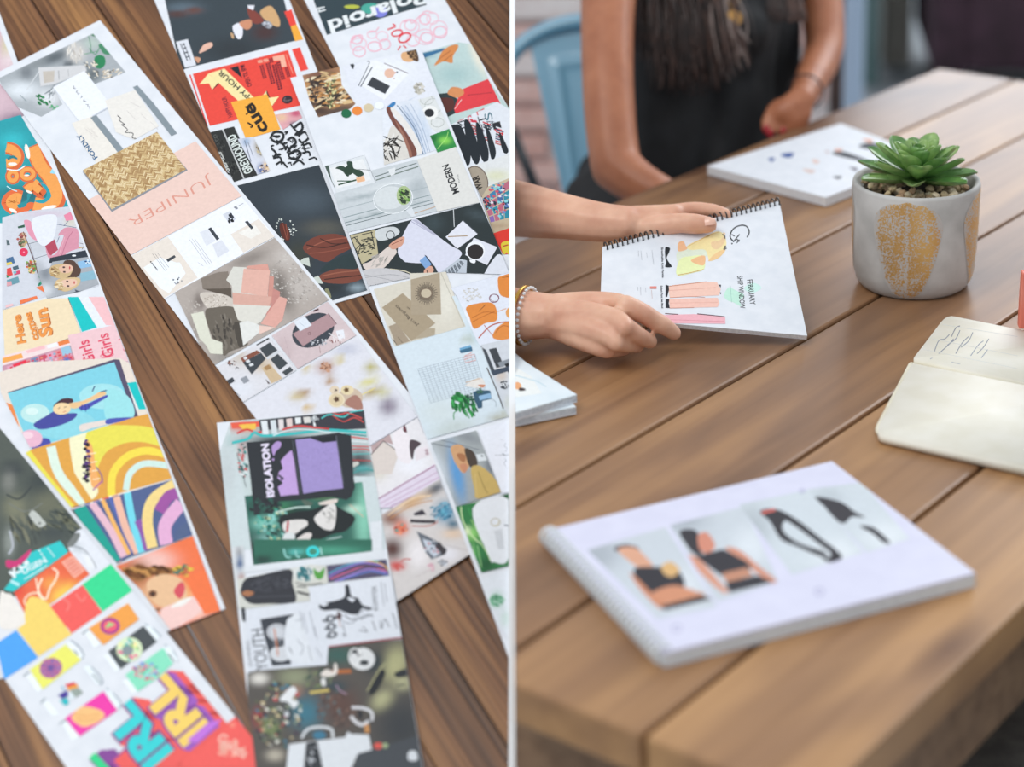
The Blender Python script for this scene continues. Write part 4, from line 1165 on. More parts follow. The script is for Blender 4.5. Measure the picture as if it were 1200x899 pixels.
ORA = '''
@px N printed_picture -20,-20 -14,-20 8,38 24,76 40,130 -20,160
G 12 #d8bcc6 ; #c8c888 12,56 10,14 ; #e6d4d8 10,70 10,14 ; #5a4868 15,142 20,10
@px N printed_poster -20,148 24,135 77,225 90,262 -20,262
G 20 #2ba0aa ; #2f7c86 60,195 20,26 ; #38bcc6 15,165 16,10 ; #2a6a74 30,230 40,12
@g S 150 #dd6a3c 285,235 360,400 450,520 500,640 490,730 400,770 300,740
S 120 #e66f40 130,790 70,735 120,680 190,690
S 110 #dd6a3c 55,255 120,270 160,330 120,400 55,410
R 60 #dd6a3c 112,505 36 40
R 56 #dd6a3c 242,485 52 42
S 100 #dd6a3c 230,630 290,590 355,640 350,560
S 60 #e66f40 95,775 180,815 270,760 340,800 450,800
S 112 #f3a456 285,245 350,400 440,520 490,640 475,720 400,760 300,740
S 80 #f3a456 150,780 90,735 135,690 185,700
S 76 #f3a456 55,252 115,272 150,325 120,378 55,388
R 34 #f3a456 112,502 36 40
R 34 #f3a456 242,482 52 42
S 66 #f3a456 230,625 290,590 355,632
S 40 #f3a456 330,540 300,580
B #2a8f9a 150,760 190,735 235,710 240,660 280,640 220,770
B #2a7f8a 70,340 110,318 150,340 150,355 110,345 70,360
B #2aa0b0 355,570 400,575 440,640 445,690 380,740 300,720 390,700 410,640
E #fdf3ea 240,285 20 66 -12
E #fdf3ea 430,778 70 16 -12
E #fdf3ea 110,395 40 14
E #fdf3ea 115,805 40 14 25
E #fdf3ea 255,640 30 10 25
E #fdf3ea 235,495 22 8
P #9adcec 465,420 520,490 440,475
S 8 #cdeef4 60,590 110,620 150,635
S 10 #eef8fa 60,440 150,450 220,410
@h N printed_picture 20,40 200,-10 640,-60 740,280 870,640 700,690 410,735 20,850
G 34 #d2d5de ; #b8bcc4 330,470 60,60 ; #8e949c 380,560 60,70 ; #d6c6d4 420,10 200,24 ; #c8ccd4 330,300 90,90 ; #d4d0c4 620,80 60,50
S 4 #565b66 240,275 330,252
S 4 #565b66 290,405 420,365
S 4 #6a7080 210,170 330,520 400,700
S 3 #8a90a0 260,270 300,400
B #e39ab0 210,70 270,75 300,170 330,240 290,230 250,180
B #e6e9f2 275,80 330,30 490,20 492,150 460,240 400,288 345,270 300,180
P #b44a5e 395,292 478,232 510,325 440,380
B #d895a8 510,200 560,135 640,130 690,160 690,290 720,300 600,345 540,395 470,412 420,385 400,300 440,370 500,345 560,200
S 5 #e8b4c0 520,360 570,210
S 5 #b86a84 540,380 590,240 640,160
S 4 #4a5a80 500,100 590,115 670,130
S 4 #4a5a80 520,210 500,260
S 4 #4a5a80 560,115 600,70
S 4 #6a5a60 700,265 740,280 720,320
S 6 #c8a858 690,310 740,300
P #e88aa6 560,20 640,-20 650,60 580,70
P #2e3742 430,440 440,395 760,325 795,395 600,440
E #e8ecf0 650,375 18 8
K 40 13 1.3 0 195,240 42,60 #b8605a #d8c06a #6a7a5a #c8a88a #8a4a4a #e0b8a0
E #e0385c 208,345 38 36
E #f09ab0 210,345 8 7
K 46 11 1.3 0 275,470 46,60 #d8a84a #7aa85a #c85a4a #8a6a4a #e6c890 #4a8a6a
S 7 #6a4a4a 205,165 300,420 330,530
P #2f5a46 155,120 215,102 218,125 160,135
K 10 9 1.4 40 350,600 20,40 #2f8a6a #3a9a7a
P #4a6f96 55,400 115,383 132,440 60,462
P #e8d060 55,440 100,430 110,448 60,462
P #de4a48 60,490 95,480 112,545 60,562
P #4a6472 110,475 158,460 166,490 118,502
P #d44a70 120,520 172,503 180,532 125,548
P #7fb8c4 115,515 140,508 145,530 122,538
P #6a9aa8 60,590 158,558 172,610 60,645
P #d8a0a8 60,605 100,600 105,635 60,645
P #5a6a70 55,235 75,240 88,280 60,282
P #2f8a5a 55,545 90,555 60,572
P #ec7a48 315,655 372,638 392,700
P #ee7a4a 172,770 320,728 332,750 180,802
P #f0c4c8 50,810 110,795 120,815 50,835
N printed_picture 330,520 440,480 460,430 780,385 870,625 700,690 412,752
G 20 #a8adb4 ; #d4d8de 400,680 70,60 ; #868c94 400,530 50,60
S 22 #e2e4e8 330,490 450,440
S 10 #3f4650 325,462 420,440
P #8fbce0 680,430 800,405 808,470 700,490
P #8cb8ca 700,530 828,505 845,580 712,602
K 12 8 1 0 770,430 26,16 #2f4a7a #e0ecf4
B #574036 560,430 640,418 690,470 712,500 690,555 620,580 550,570
B #cfb488 435,530 450,470 520,450 590,450 640,490 600,560 510,575
B #e4bba4 520,480 570,455 625,460 640,500 590,530 535,520
B #d6ba8e 490,640 500,590 580,570 690,570 700,620 640,670 560,690
B #e8c2ac 540,600 600,582 670,590 670,630 610,655 550,640
E #4a3a3a 560,478 12 8
E #4a3a3a 565,518 12 8
E #c04a50 612,482 6 14
E #4a3a3a 590,602 12 8
E #4a3a3a 598,642 12 8
E #c04a50 652,612 6 14
K 20 7 3 10 480,520 40,40 #b89868 #e6d0a8 #8a6a48
K 20 7 3 10 520,640 30,40 #b89868 #ecd8b4
L 10 #3a424c 418,768 640,705 700,690
P #4a525e 655,670 700,690 670,705
@i N printed_picture 20,92 370,4 530,0 632,275 40,500
F #f0ddba
L 7 #6a5a60 20,90 375,-5
T Sun|414,288|366,74|106|#b4602a|.05
T Sun|408,290|360,76|100|#f09a4c|.03
T comes|306,322|240,104|62|#b4602a|.05
T comes|302,324|236,106|58|#f09a4c|.03
T the|302,246|276,188|24|#e08a3c|.03
T Here|204,346|160,124|70|#b4602a|.05
T Here|200,348|156,126|66|#f09a4c|.03
S 6 #f09a4c 345,110 370,90 345,70
S 6 #f09a4c 380,270 408,255 395,225
@i N printed_picture 525,-10 820,-10 925,215 640,268
F #e8ecf4
P #10c4c4 530,-10 610,-10 757,228 640,264
L 8 #5a5660 530,0 632,266
P #f4c2c6 690,-10 830,-10 925,215 825,210
@i N printed_picture 20,450 540,318 560,366 20,530
F #f2dcdc
P #ea8248 450,342 535,318 546,350 462,374
P #f4a856 20,468 168,430 182,466 20,508
P #f4c0c4 200,410 345,365 355,392 215,430
P #f0f2f8 365,370 440,345 455,372 375,392
@i N printed_lettering 530,290 912,204 1010,500 1030,580 960,590 900,465 600,545
F #efc8cd
T Girls|748,496|688,318|92|#e04a66|.02
T Girls|892,446|840,268|92|#e04a66|.02
T Girls|1060,400|985,250|90|#e04a66|.02
R 5 #e04a66 690,490 52 18 -10
R 5 #e04a66 835,445 52 18 -10
L 4 #8a7a86 925,515 1000,492
P #d0dce0 930,530 1030,520 1045,590 960,590
@i N printed_picture 20,528 545,366 602,545 20,735
G 10 #c896a8
X 8 3 .86 50,530 545,372 602,545 60,715 #e0a0b8 #b0506a #e08a90 #6a8ab0 #c8506a #e6c0d4 #8ac0c8 #d86a50 #b878a8
X 14 7 .6 70,535 540,385 592,540 75,705 #c8506a #e8b0c4 #e08a70 #8ab0c8 #d84a5a
P #ea2f4a 95,520 200,480 210,500 110,540
P #9a5aa0 150,540 215,515 225,570 165,590
P #1fa09a 225,582 312,530 342,622 240,656
P #ebccd8 75,615 220,580 240,655 80,702
S 14 #d8385a 125,610 135,655 160,650 165,620
P #e6bcd4 330,510 400,480 425,555 345,580
P #9ac4dc 470,380 540,362 562,425 490,450
P #d8404a 340,580 600,500 602,545 345,610
Y #d8404a 535,490 12 62 22 7
Y #4a7ac0 520,490 4 40 14 6
E #f0d0e0 270,598 9 9
@q5 N printed_picture 5,45 -10,-50 140,-100 560,-120 760,-10 700,150 640,155 150,318
G 12 #e8dcd0
P #10c4c4 570,0 650,-10 690,120 650,122
P #e8e8e6 575,0 600,5 650,120 640,130
P #ec8a48 0,80 60,100 90,200 0,180
P #f4f0e6 0,180 90,200 60,240 0,220
@q5 P #57506a 33,42 535,-113 560,-112 648,156 632,160
P #80cfe0 36,46 535,-100 628,156 142,308
E #a4e0e6 480,60 110,60
E #8fd6e2 300,190 150 70
B #9ee0e4 500,30 600,60 625,156 500,170
E #bfe6e4 165,140 68 45
E #d8f0ec 150,130 30 18
B #454a9c 158,190 220,150 265,125 300,140 360,140 340,170 270,200 190,215
B #4a4fa8 185,260 232,262 232,305 150,310
E #eab8cc 145,258 54 42
E #f6d4de 130,242 26 16
B #efc490 320,95 390,80 440,55 470,38 495,42 490,55 420,85 350,118
S 5 #2f3a70 432,38 444,12
S 5 #2f3a70 470,40 500,32
B #4a50b0 368,112 430,85 495,55 500,65 440,100 400,125
S 5 #2f3a90 385,100 380,128
S 5 #2f3a90 400,100 402,130
S 5 #2f3a90 415,98 416,120
B #4a2c38 250,105 290,72 335,70 340,88 300,100 270,125
E #f4d4a4 290,118 42 28 -5
S 3 #4a2c38 272,118 282,112
S 3 #4a2c38 300,112 312,108
S 3 #c85a5a 296,134 308,130
B #e8dad2 375,195 440,180 520,168 515,188 430,210 380,225
B #5058b0 500,168 560,160 634,160 560,180 500,190
@q5 N printed_picture 120,325 150,308 636,156 700,140 820,440 500,532 335,582
G 8 #e3a548
B #f4f0c8 325,255 365,215 420,215 410,270 430,400 460,500 430,545 390,560 350,430
S 44 #ecdf52 120,320 210,440 330,585
S 44 #dff0e0 238,295 280,430 400,570
S 34 #e3a548 295,285 320,400 420,560
B #eadf58 400,250 470,205 570,195 700,205 780,250 785,330 680,300 570,290 500,320 460,390 440,460
S 32 #e3a548 480,540 485,400 550,310 660,290 790,325
S 36 #f6de50 522,530 530,420 600,340 700,315 800,355
S 18 #e3a548 560,520 575,420 640,360 720,345 805,372
S 30 #d2ebe2 590,500 610,420 680,375 805,388
S 34 #e3a548 620,480 690,430 815,415
B #f4b06a 396,270 430,290 450,400 470,480 430,480 415,380
K 40 8 1.3 0 405,370 14,105 #26242a #5a3a7a
S 5 #fbe8c0 420,330 450,325
S 5 #fbe8c0 425,370 455,365
S 5 #fbe8c0 430,410 462,405
S 5 #fbe8c0 435,450 468,445
S 5 #6a4a9a 450,390 475,430 480,465
S 7 #b86a9a 435,500 480,455
@q5 N printed_picture 330,588 505,530 818,442 915,700 905,712 600,815 552,845
G 12 #52638f
L 18 #4f3c40 325,585 550,845
S 58 #17a090 370,580 450,700 540,840
S 34 #e9bccb 430,560 520,690 580,812
S 20 #f5b867 480,545 550,690 605,800
S 16 #5a6ab0 515,535 575,680 620,790
S 34 #f2bda6 545,530 590,680 645,795
S 34 #76d8e8 595,505 622,650 665,792
S 34 #8f5aa8 645,640 670,700 690,780
S 50 #f4d78c 715,770 690,640 720,540 830,465
S 54 #a055a0 745,600 790,530 850,510
S 62 #e6b0d4 780,755 775,660 850,560
S 50 #54658a 845,740 850,700 900,660
L 13 #f4efe8 335,585 500,532 815,440
X 5 1 .7 340,575 560,510 562,522 342,588 #18a090 #e85a4a #6a5ab0 #18a090 #f0b8a0
L 11 #f4efe8 555,842 700,790 915,712
X 5 1 .7 555,835 720,778 722,788 558,848 #f0b060 #e86a4a #f0c090 #e85a4a
@q7 N printed_picture 545,-45 915,-190 1058,160 800,256 655,62
G 26 #f3784a ; #f6c6bc 720,-70 110,60 ; #fadccf 900,150 90,60 ; #e3b187 720,90 110,90 ; #8f5f34 640,-10 70,60 ; #f2b070 850,90 60,60
B #9a6a3c 575,-30 680,-40 790,-40 820,-10 720,0 640,25
K 36 9 3 20 690,-20 110,26 #7a4a24 #c89050 #5a3418
K 20 8 2.4 0 860,-25 40,24 #e6c84a #3f7a6a #c86a4a
B #ecc096 690,30 760,-5 840,10 872,60 870,120 800,150 740,140 700,90
E #8a5a40 716,85 20 17
E #33241f 716,86 11 9
B #da5460 815,70 850,30 868,60 850,105 830,100
E #9a6a50 740,160 16 8
B #f7cfc8 750,170 820,130 910,100 945,165 800,252
B #f4f0ea 800,150 840,120 900,100 860,140
P #f77a48 868,10 1000,-40 1062,160 960,182 905,90
'''
IRL = '''
@px N printed_picture -20,480 9,513 97,620 80,660 60,676 -20,720
@q5 G 30 #555c56 ; #7f806a 70,580 60,60 ; #3d4446 60,400 60,40 ; #80827c 40,460 34,50 ; #6e705e 220,560 80,80 ; #444c4c 250,700 90,40 ; #8f958f 45,740 30,70 ; #3e4646 200,450 90,60 -30
K 40 7 6 35 300,640 60,60 #6f725e #4a524e
K 30 8 5 60 120,680 90,60 #6a6c5a #454b48 #7c7c68
B #c2c6c0 138,608 160,596 212,650 212,662 182,672 140,625
E #4a504c 185,655 6 6
S 8 #3f4646 30,520 90,540 150,480
S 5 #7c807a 40,560 120,600 200,560
S 10 #b8bcc4 45,690 60,760 40,800
@j N printed_picture 600,150 655,128 868,405 748,462 600,420 520,260
G 10 #e6e9f0 ; #c2c8ce 600,280 60,30 40
B #7a7e7c 500,225 600,165 625,190 580,260 520,280
S 5 #48525c 560,270 660,300 745,420 745,445
S 8 #c8cdd2 600,280 680,340 720,420
@j N printed_picture
P #2fc8c8 30,612 240,320 470,228 532,318 105,625
X 1 4 .6 290,295 305,288 380,395 360,405 #e8f6f8
X 1 4 .55 360,285 378,278 435,350 420,362 #e8f6f8
T KG|110,520|230,400|62|#eef6f8|.04
T UGEN|185,492|365,392|44|#e4f4f6|.03
L 7 #e8f6f8 190,530 370,420
L 22 #bfeef2 80,540 150,575
B #cf3a78 50,380 120,385 170,350 240,295 225,350 150,420 60,440
N printed_picture 108,632 545,310 700,490 400,722 250,760 200,810
G 20 #ee6b48 ; #fbcf58 500,650 130,90 -30 ; #f5a050 400,560 80,60 ; #f9d860 330,740 60,40 ; #e64f40 130,620 60,60
S 13 #fff2d6 410,440 450,475 430,540 390,600 360,680 310,660 300,590 330,520
S 10 #fff2d6 280,520 300,620 350,690
R 11 #fdeccc 260,690 72 52 -20
P #f6b4a0 480,395 568,342 662,460 580,522
P #ee8068 500,400 565,362 640,458 580,500
X 4 4 .6 505,402 565,368 636,456 582,494 #f6c0b0
@j N printed_picture 640,330 700,345 745,430 700,475
G 6 #eef0f4
@j N printed_picture
B #f1ebe4 50,640 90,650 150,740 225,850 150,905 0,900 0,640
P #36dc94 640,570 872,405 1045,608 802,780
P #f7635e 395,740 640,575 798,783 515,903 480,899
@px P #f7635e 61,711 97,686 120,718 84,743
@j S 14 #f88078 490,680 540,720 520,780
S 14 #f88078 590,640 640,700 670,660
@px P #f8d872 20,738 58,710 84,744 45,770
@px B #f8d872 30,730 35,700 60,712 52,740
@px P #50a6f4 -5,755 19,739 45,771 5,797
@k N printed_lettering
S 5 #5a7a8a 450,115 500,150 535,205 520,235
S 5 #5a7a8a 560,270 610,310 655,370 640,400
S 5 #6a8a9a 680,420 740,470 775,520 760,550
S 5 #6a8a9a 925,10 980,40 1030,90
S 5 #6a8a9a 1050,140 1110,190 1140,250
P #f2f8fc 420,130 455,120 535,215 510,240
P #eef6fa 530,285 570,270 650,380 620,400
P #eef6fa 665,440 705,430 770,530 745,560
P #eef6fa 920,20 960,20 1020,90 1000,120
P #eef6fa 1040,160 1080,150 1140,240 1100,265
P #f4fafd 165,340 205,330 270,430 240,450
P #f4fafd 270,510 310,500 380,590 330,600
P #f4fafd 395,640 430,640 510,730 460,760
P #f4fafd 540,60 580,55 640,140 600,165
P #f4fafd 660,210 700,200 770,300 740,320
P #f4fafd 780,370 820,360 880,440 850,460
L 6 #6a8088 150,345 185,315
L 6 #6a8088 260,515 290,485
L 6 #6a8088 380,650 420,620
L 6 #6a8088 525,75 560,45
L 7 #5a6a70 470,175 500,210
L 7 #5a6a70 590,330 640,385
L 7 #3a4a50 1075,200 1115,250
N printed_screens
P #f1f070 190,302 418,140 518,238 272,428
E #9c78b0 325,292 74 64 -20
Y #d8708a 325,292 5 70 14 10
Y #6a5aa8 325,292 5 60 9 9
R 5 #c85a8a 325,292 70 60 -20
P #e04a5a 415,395 470,380 500,400 430,420
P #f8a83a 430,415 490,395 505,420 440,450
P #9ca8a0 440,430 500,415 532,450 480,480
P #4a3a9a 370,465 430,430 440,465 400,490
P #2fc0c8 380,500 430,480 440,520 415,532
P #e4eef4 430,440 450,440 480,480 450,500
P #3a9ac0 390,410 405,410 410,440
P #f53fae 415,612 660,440 750,560 510,728
B #fbc684 455,605 490,560 540,535 640,560 668,600 620,640 540,668 480,640
S 5 #e89a58 480,590 540,600 640,585
S 5 #e89a58 490,620 560,625 630,610
P #4b5155 690,185 915,22 1002,122 770,298
P #8ee6c4 800,335 1042,162 1105,262 1000,360 880,440
K 60 9 1.4 0 930,310 80,60 #e06a7a #6a9ad8 #b8d0e8 #f0a0a8 #4ac0a0
E #dff0c8 826,172 84 78
K 40 11 1.4 30 826,172 66,60 #f0a84a #8ad87a #f06a9a #f4f0b0 #4ac0b0 #ffffff
E #8c989c 816,178 36 32
@q7 P #f7a64e 415,248 600,130 652,205 485,326
P #f0607a 475,235 515,200 560,215 555,255 505,275 475,260
R 12 #a83a94 516,237 40 34
P #a8dc8a 490,250 510,218 540,230
@l N printed_lettering
P #f7645f 738,575 1010,900 1000,1000 200,1000 320,900 430,790 480,782 660,640
K 30 13 1.6 30 690,800 80,60 #fbb8a6 #f9a090
T Goods|600,745|790,870|70|#fac0b0|.03
E #f98a7a 710,640 22 18
L 10 #f2eef2 655,640 480,780 440,780 330,870 250,920
@l T IRL|70,1170|-235,835|215|#8a4a9a|.14|110,-10,5
T IRL|70,1170|-235,835|215|#30d88c|.05
T IRL|305,990|0,655|215|#a04a9a|.15
T IRL|305,990|0,655|215|#f4625e|.10|100,-5,8
T IRL|300,820|5,470|222|#f4625e|.12|110,20,8
T IRL|300,820|5,470|222|#8a4a90|.10
T IRL|300,820|5,470|222|#38d6d8|.05
T IRL|550,650|245,290|222|#f4625e|.13|95,8,8
T IRL|560,655|255,295|222|#a35fc0|.10|40,10,4
T IRL|550,650|245,290|222|#8f52a8|.10
T IRL|550,650|245,290|222|#fbd56c|.05
P #c878e0 400,745 540,625 640,600 470,760
'''
strip('-20,-20 -14,-20 8,38 77,225 160,447 264,714 200,739 100,776 -20,800', .001, 'strip of retro prints at the left edge, orange bubble letters above and face below', ORA)
strip('346,-20 509.5,-20 598,130 598,345 536,345', .001, 'strip with dark header, pink lettering and letter collage at the top right', POL)
strip('172,-20 331,-20 471,333 338,372', .001, 'strip with red happy hour poster and yellow blackletter card, at the top', HAP)
strip('-8,88 117,24 606,614 464,706', .0030, 'long pale strip with woven swatch, pink card and stone photograph lying diagonally', JUN)
strip('-20,478 345,925 95,925 -20,760', .0030, 'strip with grey bag, colour squares, phones and block letters, bottom left corner', IRL)
strip('340,92 493,57 598,324 598,776', .0050, 'long white strip with sneaker, coffee desk and sun card photographs along the right side', MOD)
strip('254,496 426,480 501,930 303,930', .0050, 'strip of dark music and street posters with purple panel, bottom centre', ISO)
# ---------------------------------------------------------------- the room behind (right half)
fl = noisemat('pale_concrete', '#8c9297', '#a7aeb2', 3, .5)
bm = bmesh.new(); box(bm, (-4, -1, -.02), (5, 11, 0)); bmobj('floor', bm, fl, kind='structure')
wy = 4.15; xr = (962-900)/FPX*4.2
mort = noisemat('pale_mortar', '#dcd4d3', '#e8e2e1', 20, .9)
brk = [noisemat('brick_'+n, a, b, 25, .85, .3) for n, a, b in (('pink', '#dcb0a6', '#e6c4bc'), ('pale', '#e6d8d5', '#efe7e5'), ('red', '#d3a195', '#deb4aa'))]
bm = bmesh.new(); box(bm, (-2.6, wy+.03, 0), (xr+.02, wy+.2, 2.6)); wall = bmobj('wall_back', bm, mort, kind='structure')
rb_ = random.Random(4); bmesh_b = []
for k in range(3):
    bm = bmesh.new(); box(bm, (-.102, -.03, -.025), (.102, .03, .025), bev=.004); me = bpy.data.meshes.new('brick'); bm.to_mesh(me); bm.free(); me.materials.append(brk[k]); bmesh_b.append(me)
nb = 0
for row in range(0, 18):
    for c in range(8):
        x = xr-.09-c*.222-(.111 if row % 2 else 0); z = .035+row*.066
        if nb < 290:
            o = bpy.data.objects.new('brick', bmesh_b[rb_.choice((0, 0, 1, 1, 2))]); o.location = (x, wy+.03-.004*rb_.random(), z); link(o, wall); nb += 1
col = noisemat('dark_brown_paint', '#3a2b28', '#4a3833', 8, .5)
def post(px0, px1, y, name, m, lab, cat, h=2.4, dep=.1):
    d = 4.0; x0 = (px0-900)/FPX*(y*.95+.3); x1 = (px1-900)/FPX*(y*.95+.3)
    bm = bmesh.new(); box(bm, (x0, y, 0), (x1, y+dep, h), bev=.006); c = Vector(((x0+x1)/2, y, 0)); bmesh.ops.translate(bm, verts=bm.verts, vec=-c)
    o = bmobj(name, bm, m); o.location = c
    if lab: o['label'] = lab; o['category'] = cat
    return o
post(968, 988, 4.2, 'dark_post', col, 'narrow dark brown post at the end of the brick wall', 'post')
blu = mat('pale_blue_paint', '#b4c8de', .4)
post(990, 1012, 4.7, 'blue_post', blu, 'pale blue post between the brick wall and the grey room beyond', 'post')
bm = bmesh.new()
for a, b in (((-2, 8.6, 0), (5, 8.8, 1.2)), ((-2, 8.6, 3.2), (5, 8.8, 3.6)), ((-2, 8.6, 1.2), (-.9, 8.8, 3.2)), ((2.9, 8.6, 1.2), (5, 8.8, 3.2))): box(bm, a, b)
bmobj('wall_far', bm, noisemat('grey_plaster', '#8f918c', '#9d9f99', 3, .8), kind='structure')
wf = bmesh.new(); 
for a, b in (((-.95, 8.56, 1.15), (2.95, 8.84, 1.2)), ((-.95, 8.56, 3.2), (2.95, 8.84, 3.25)), ((-.95, 8.56, 1.2), (-.9, 8.84, 3.2)), ((2.9, 8.56, 1.2), (2.95, 8.84, 3.2))): box(wf, a, b)
bmobj('window_1', wf, white, kind='structure')
# sofa, cabinet far behind
maroon = noisemat('maroon_cloth', '#3a2830', '#4c3440', 14, .85); dgrey = noisemat('charcoal_cloth', '#37353c', '#44424a', 14, .85)
def sofa(x0, x1, y, m, lab):
    r = empty('sofa', ((x0+x1)/2, y, 0), label=lab, category='sofa'); 
    for nm, lo, hi in (('seat', (x0+.1, y, .12), (x1-.1, y+.75, .42)), ('backrest', (x0+.1, y+.6, .3), (x1-.1, y+.85, .85)), ('armrest', (x0, y, .1), (x0+.12, y+.8, .6)), ('armrest', (x1-.12, y, .1), (x1, y+.8, .6))):
        bm = bmesh.new(); box(bm, lo, hi, bev=.03); bmobj(nm, bm, m, r, True)
    for x in (x0+.08, x1-.08):
        for yy in (y+.06, y+.72): bm = bmesh.new(); tube(bm, [(x, yy, 0), (x, yy, .14)], .02, 8); bmobj('leg', bm, dark, r)
    settle(r)
sofa(.52, 1.02, 5.6, maroon, 'dark maroon upholstered seat beyond the far end of the plank table')
def cabinet(x0, x1, y, h, m, lab, name='cabinet'):
    r = empty(name, ((x0+x1)/2, y, 0), label=lab, category='cabinet')
    bm = bmesh.new(); box(bm, (x0, y, 0), (x1, y+.4, h), bev=.005); bmobj('body', bm, m, r)
    bm = bmesh.new(); box(bm, (x0+.02, y-.018, .06), (x1-.02, y-.001, h-.04), bev=.004); bmobj('door', bm, m, r)
    bm = bmesh.new(); tube(bm, [(x1-.06, y-.04, h*.4), (x1-.06, y-.04, h*.6)], .006, 8); bmobj('handle', bm, dark, r)
    settle(r)
cabinet(1.06, 1.28, 5.4, 1.1, noisemat('brown_veneer', '#4b3a36', '#5d4a44', 5, .5), 'dark brown cabinet behind the maroon seat')
cabinet(.40, .50, 6.2, 1.0, noisemat('taupe_veneer', '#a39c90', '#b2aba0', 5, .5), 'slim taupe cabinet left of the maroon seat', 'slim_cabinet')
cabinet(.32, .37, 5.9, .8, noisemat('teal_veneer', '#64807f', '#76908f', 5, .5), 'small dark teal cabinet beside the pale blue post', 'side_cabinet')
bm = bmesh.new(); tube(bm, [(1.27, 5.1, 0), (1.3, 5.1, 1.2)], .02); o = bmobj('pale_pole', bm, blu); o['label'] = 'thin pale blue pole at the far right beyond the table'; o['category'] = 'pole'

# ---------------------------------------------------------------- plank table
YAW = radians(33.85); bpy.context.view_layer.update(); E1 = Vector((sin(YAW), cos(YAW), 0)); E2 = Vector((cos(YAW), -sin(YAW), 0)); UP = Vector((0, 0, 1))
def st_(x, y, z=0): P = TP(x, y, z); return P.dot(E1), P.dot(E2)
far = (st_(1107, 80)[0]+st_(1187, 95)[0])/2; near = st_(604, 802)[0]*.5+st_(762, 865)[0]*.5
edges = [st_(755, 222)[1]*.5+st_(1100, 80)[1]*.5]
for a, b in (((645,341),(1182,97)), ((642,442),(1191,164)), ((604,597),(1191,252)), ((600,762),(1178,376)), ((770,840),(1179,531))): edges.append((st_(*a)[1]+st_(*b)[1])/2)
edges.append((st_(1020, 893)[1]+st_(1191, 712)[1])/2)
print('table', near, far, edges)
tr = empty('plank_table', (E1*(near+far)/2+E2*(edges[0]+edges[-1])/2)[:], pi/2-YAW, label='long brown plank table with recessed gaps between its boards', category='table')
tr.location.z = 0; bpy.context.view_layer.update()
MT = Matrix((E1, -E2, UP)).transposed().to_4x4(); MT.translation = (E1*near + UP*TZ)   # local x along the planks, y to the left
WT = wood('honey_table_wood', ['#634838', '#936d4d', '#b88c5e'], .36, (.7, 8, 8), spec=.5, bump=.08, fcol=(.72, .68, .64), ffac=.5, var=.26, fg=9)
n603 = colplane(603.6)
clipfar = colplane(603.6)
for i in range(len(edges)-1):
    y0, y1 = -edges[i]-.0022, -edges[i+1]+.0022                # in local y (to the left)
    bm = bmesh.new(); box(bm, (0, y1, -.038), (far-near, y0, 0), bev=.0035)
    o = bmobj('plank', bm, WT); o.data.transform(MT); bisect(o, CAM, n603); o.data.transform(MT.inverted()); o.parent = tr; o.matrix_world = MT
WE = wood('end_grain_wood', ['#5a4232', '#7d6048', '#98785a'], .5, (6, 14, 14), knots=False)
for nm, lo, hi in (('apron', (.03, -edges[0]-.05, -.13), (far-near-.03, -edges[0]-.02, -.039)), ('apron', (.03, -edges[-1]+.02, -.13), (far-near-.03, -edges[-1]+.05, -.039)), ('apron', (.03, -edges[-1]+.05, -.13), (.06, -edges[0]-.05, -.039)), ('leg', (.06, -edges[-1]+.05, -TZ), (.14, -edges[-1]+.13, -.039)), ('leg', (far-near-.14, -edges[-1]+.05, -TZ), (far-near-.06, -edges[-1]+.13, -.039)), ('leg', (far-near-.14, -edges[0]-.13, -TZ), (far-near-.06, -edges[0]-.05, -.039))):
    bm = bmesh.new(); box(bm, lo, hi, MT, bev=.003); o = bmobj(nm, bm, WE)
    bisect(o, CAM, n603)
    if len(o.data.vertices) > 3: o.parent = tr; 
    else: bpy.data.objects.remove(o)
bpy.context.view_layer.update()
for ch in tr.children:
    if ch.name.startswith(('apron', 'leg')): ch.matrix_parent_inverse = tr.matrix_world.inverted()

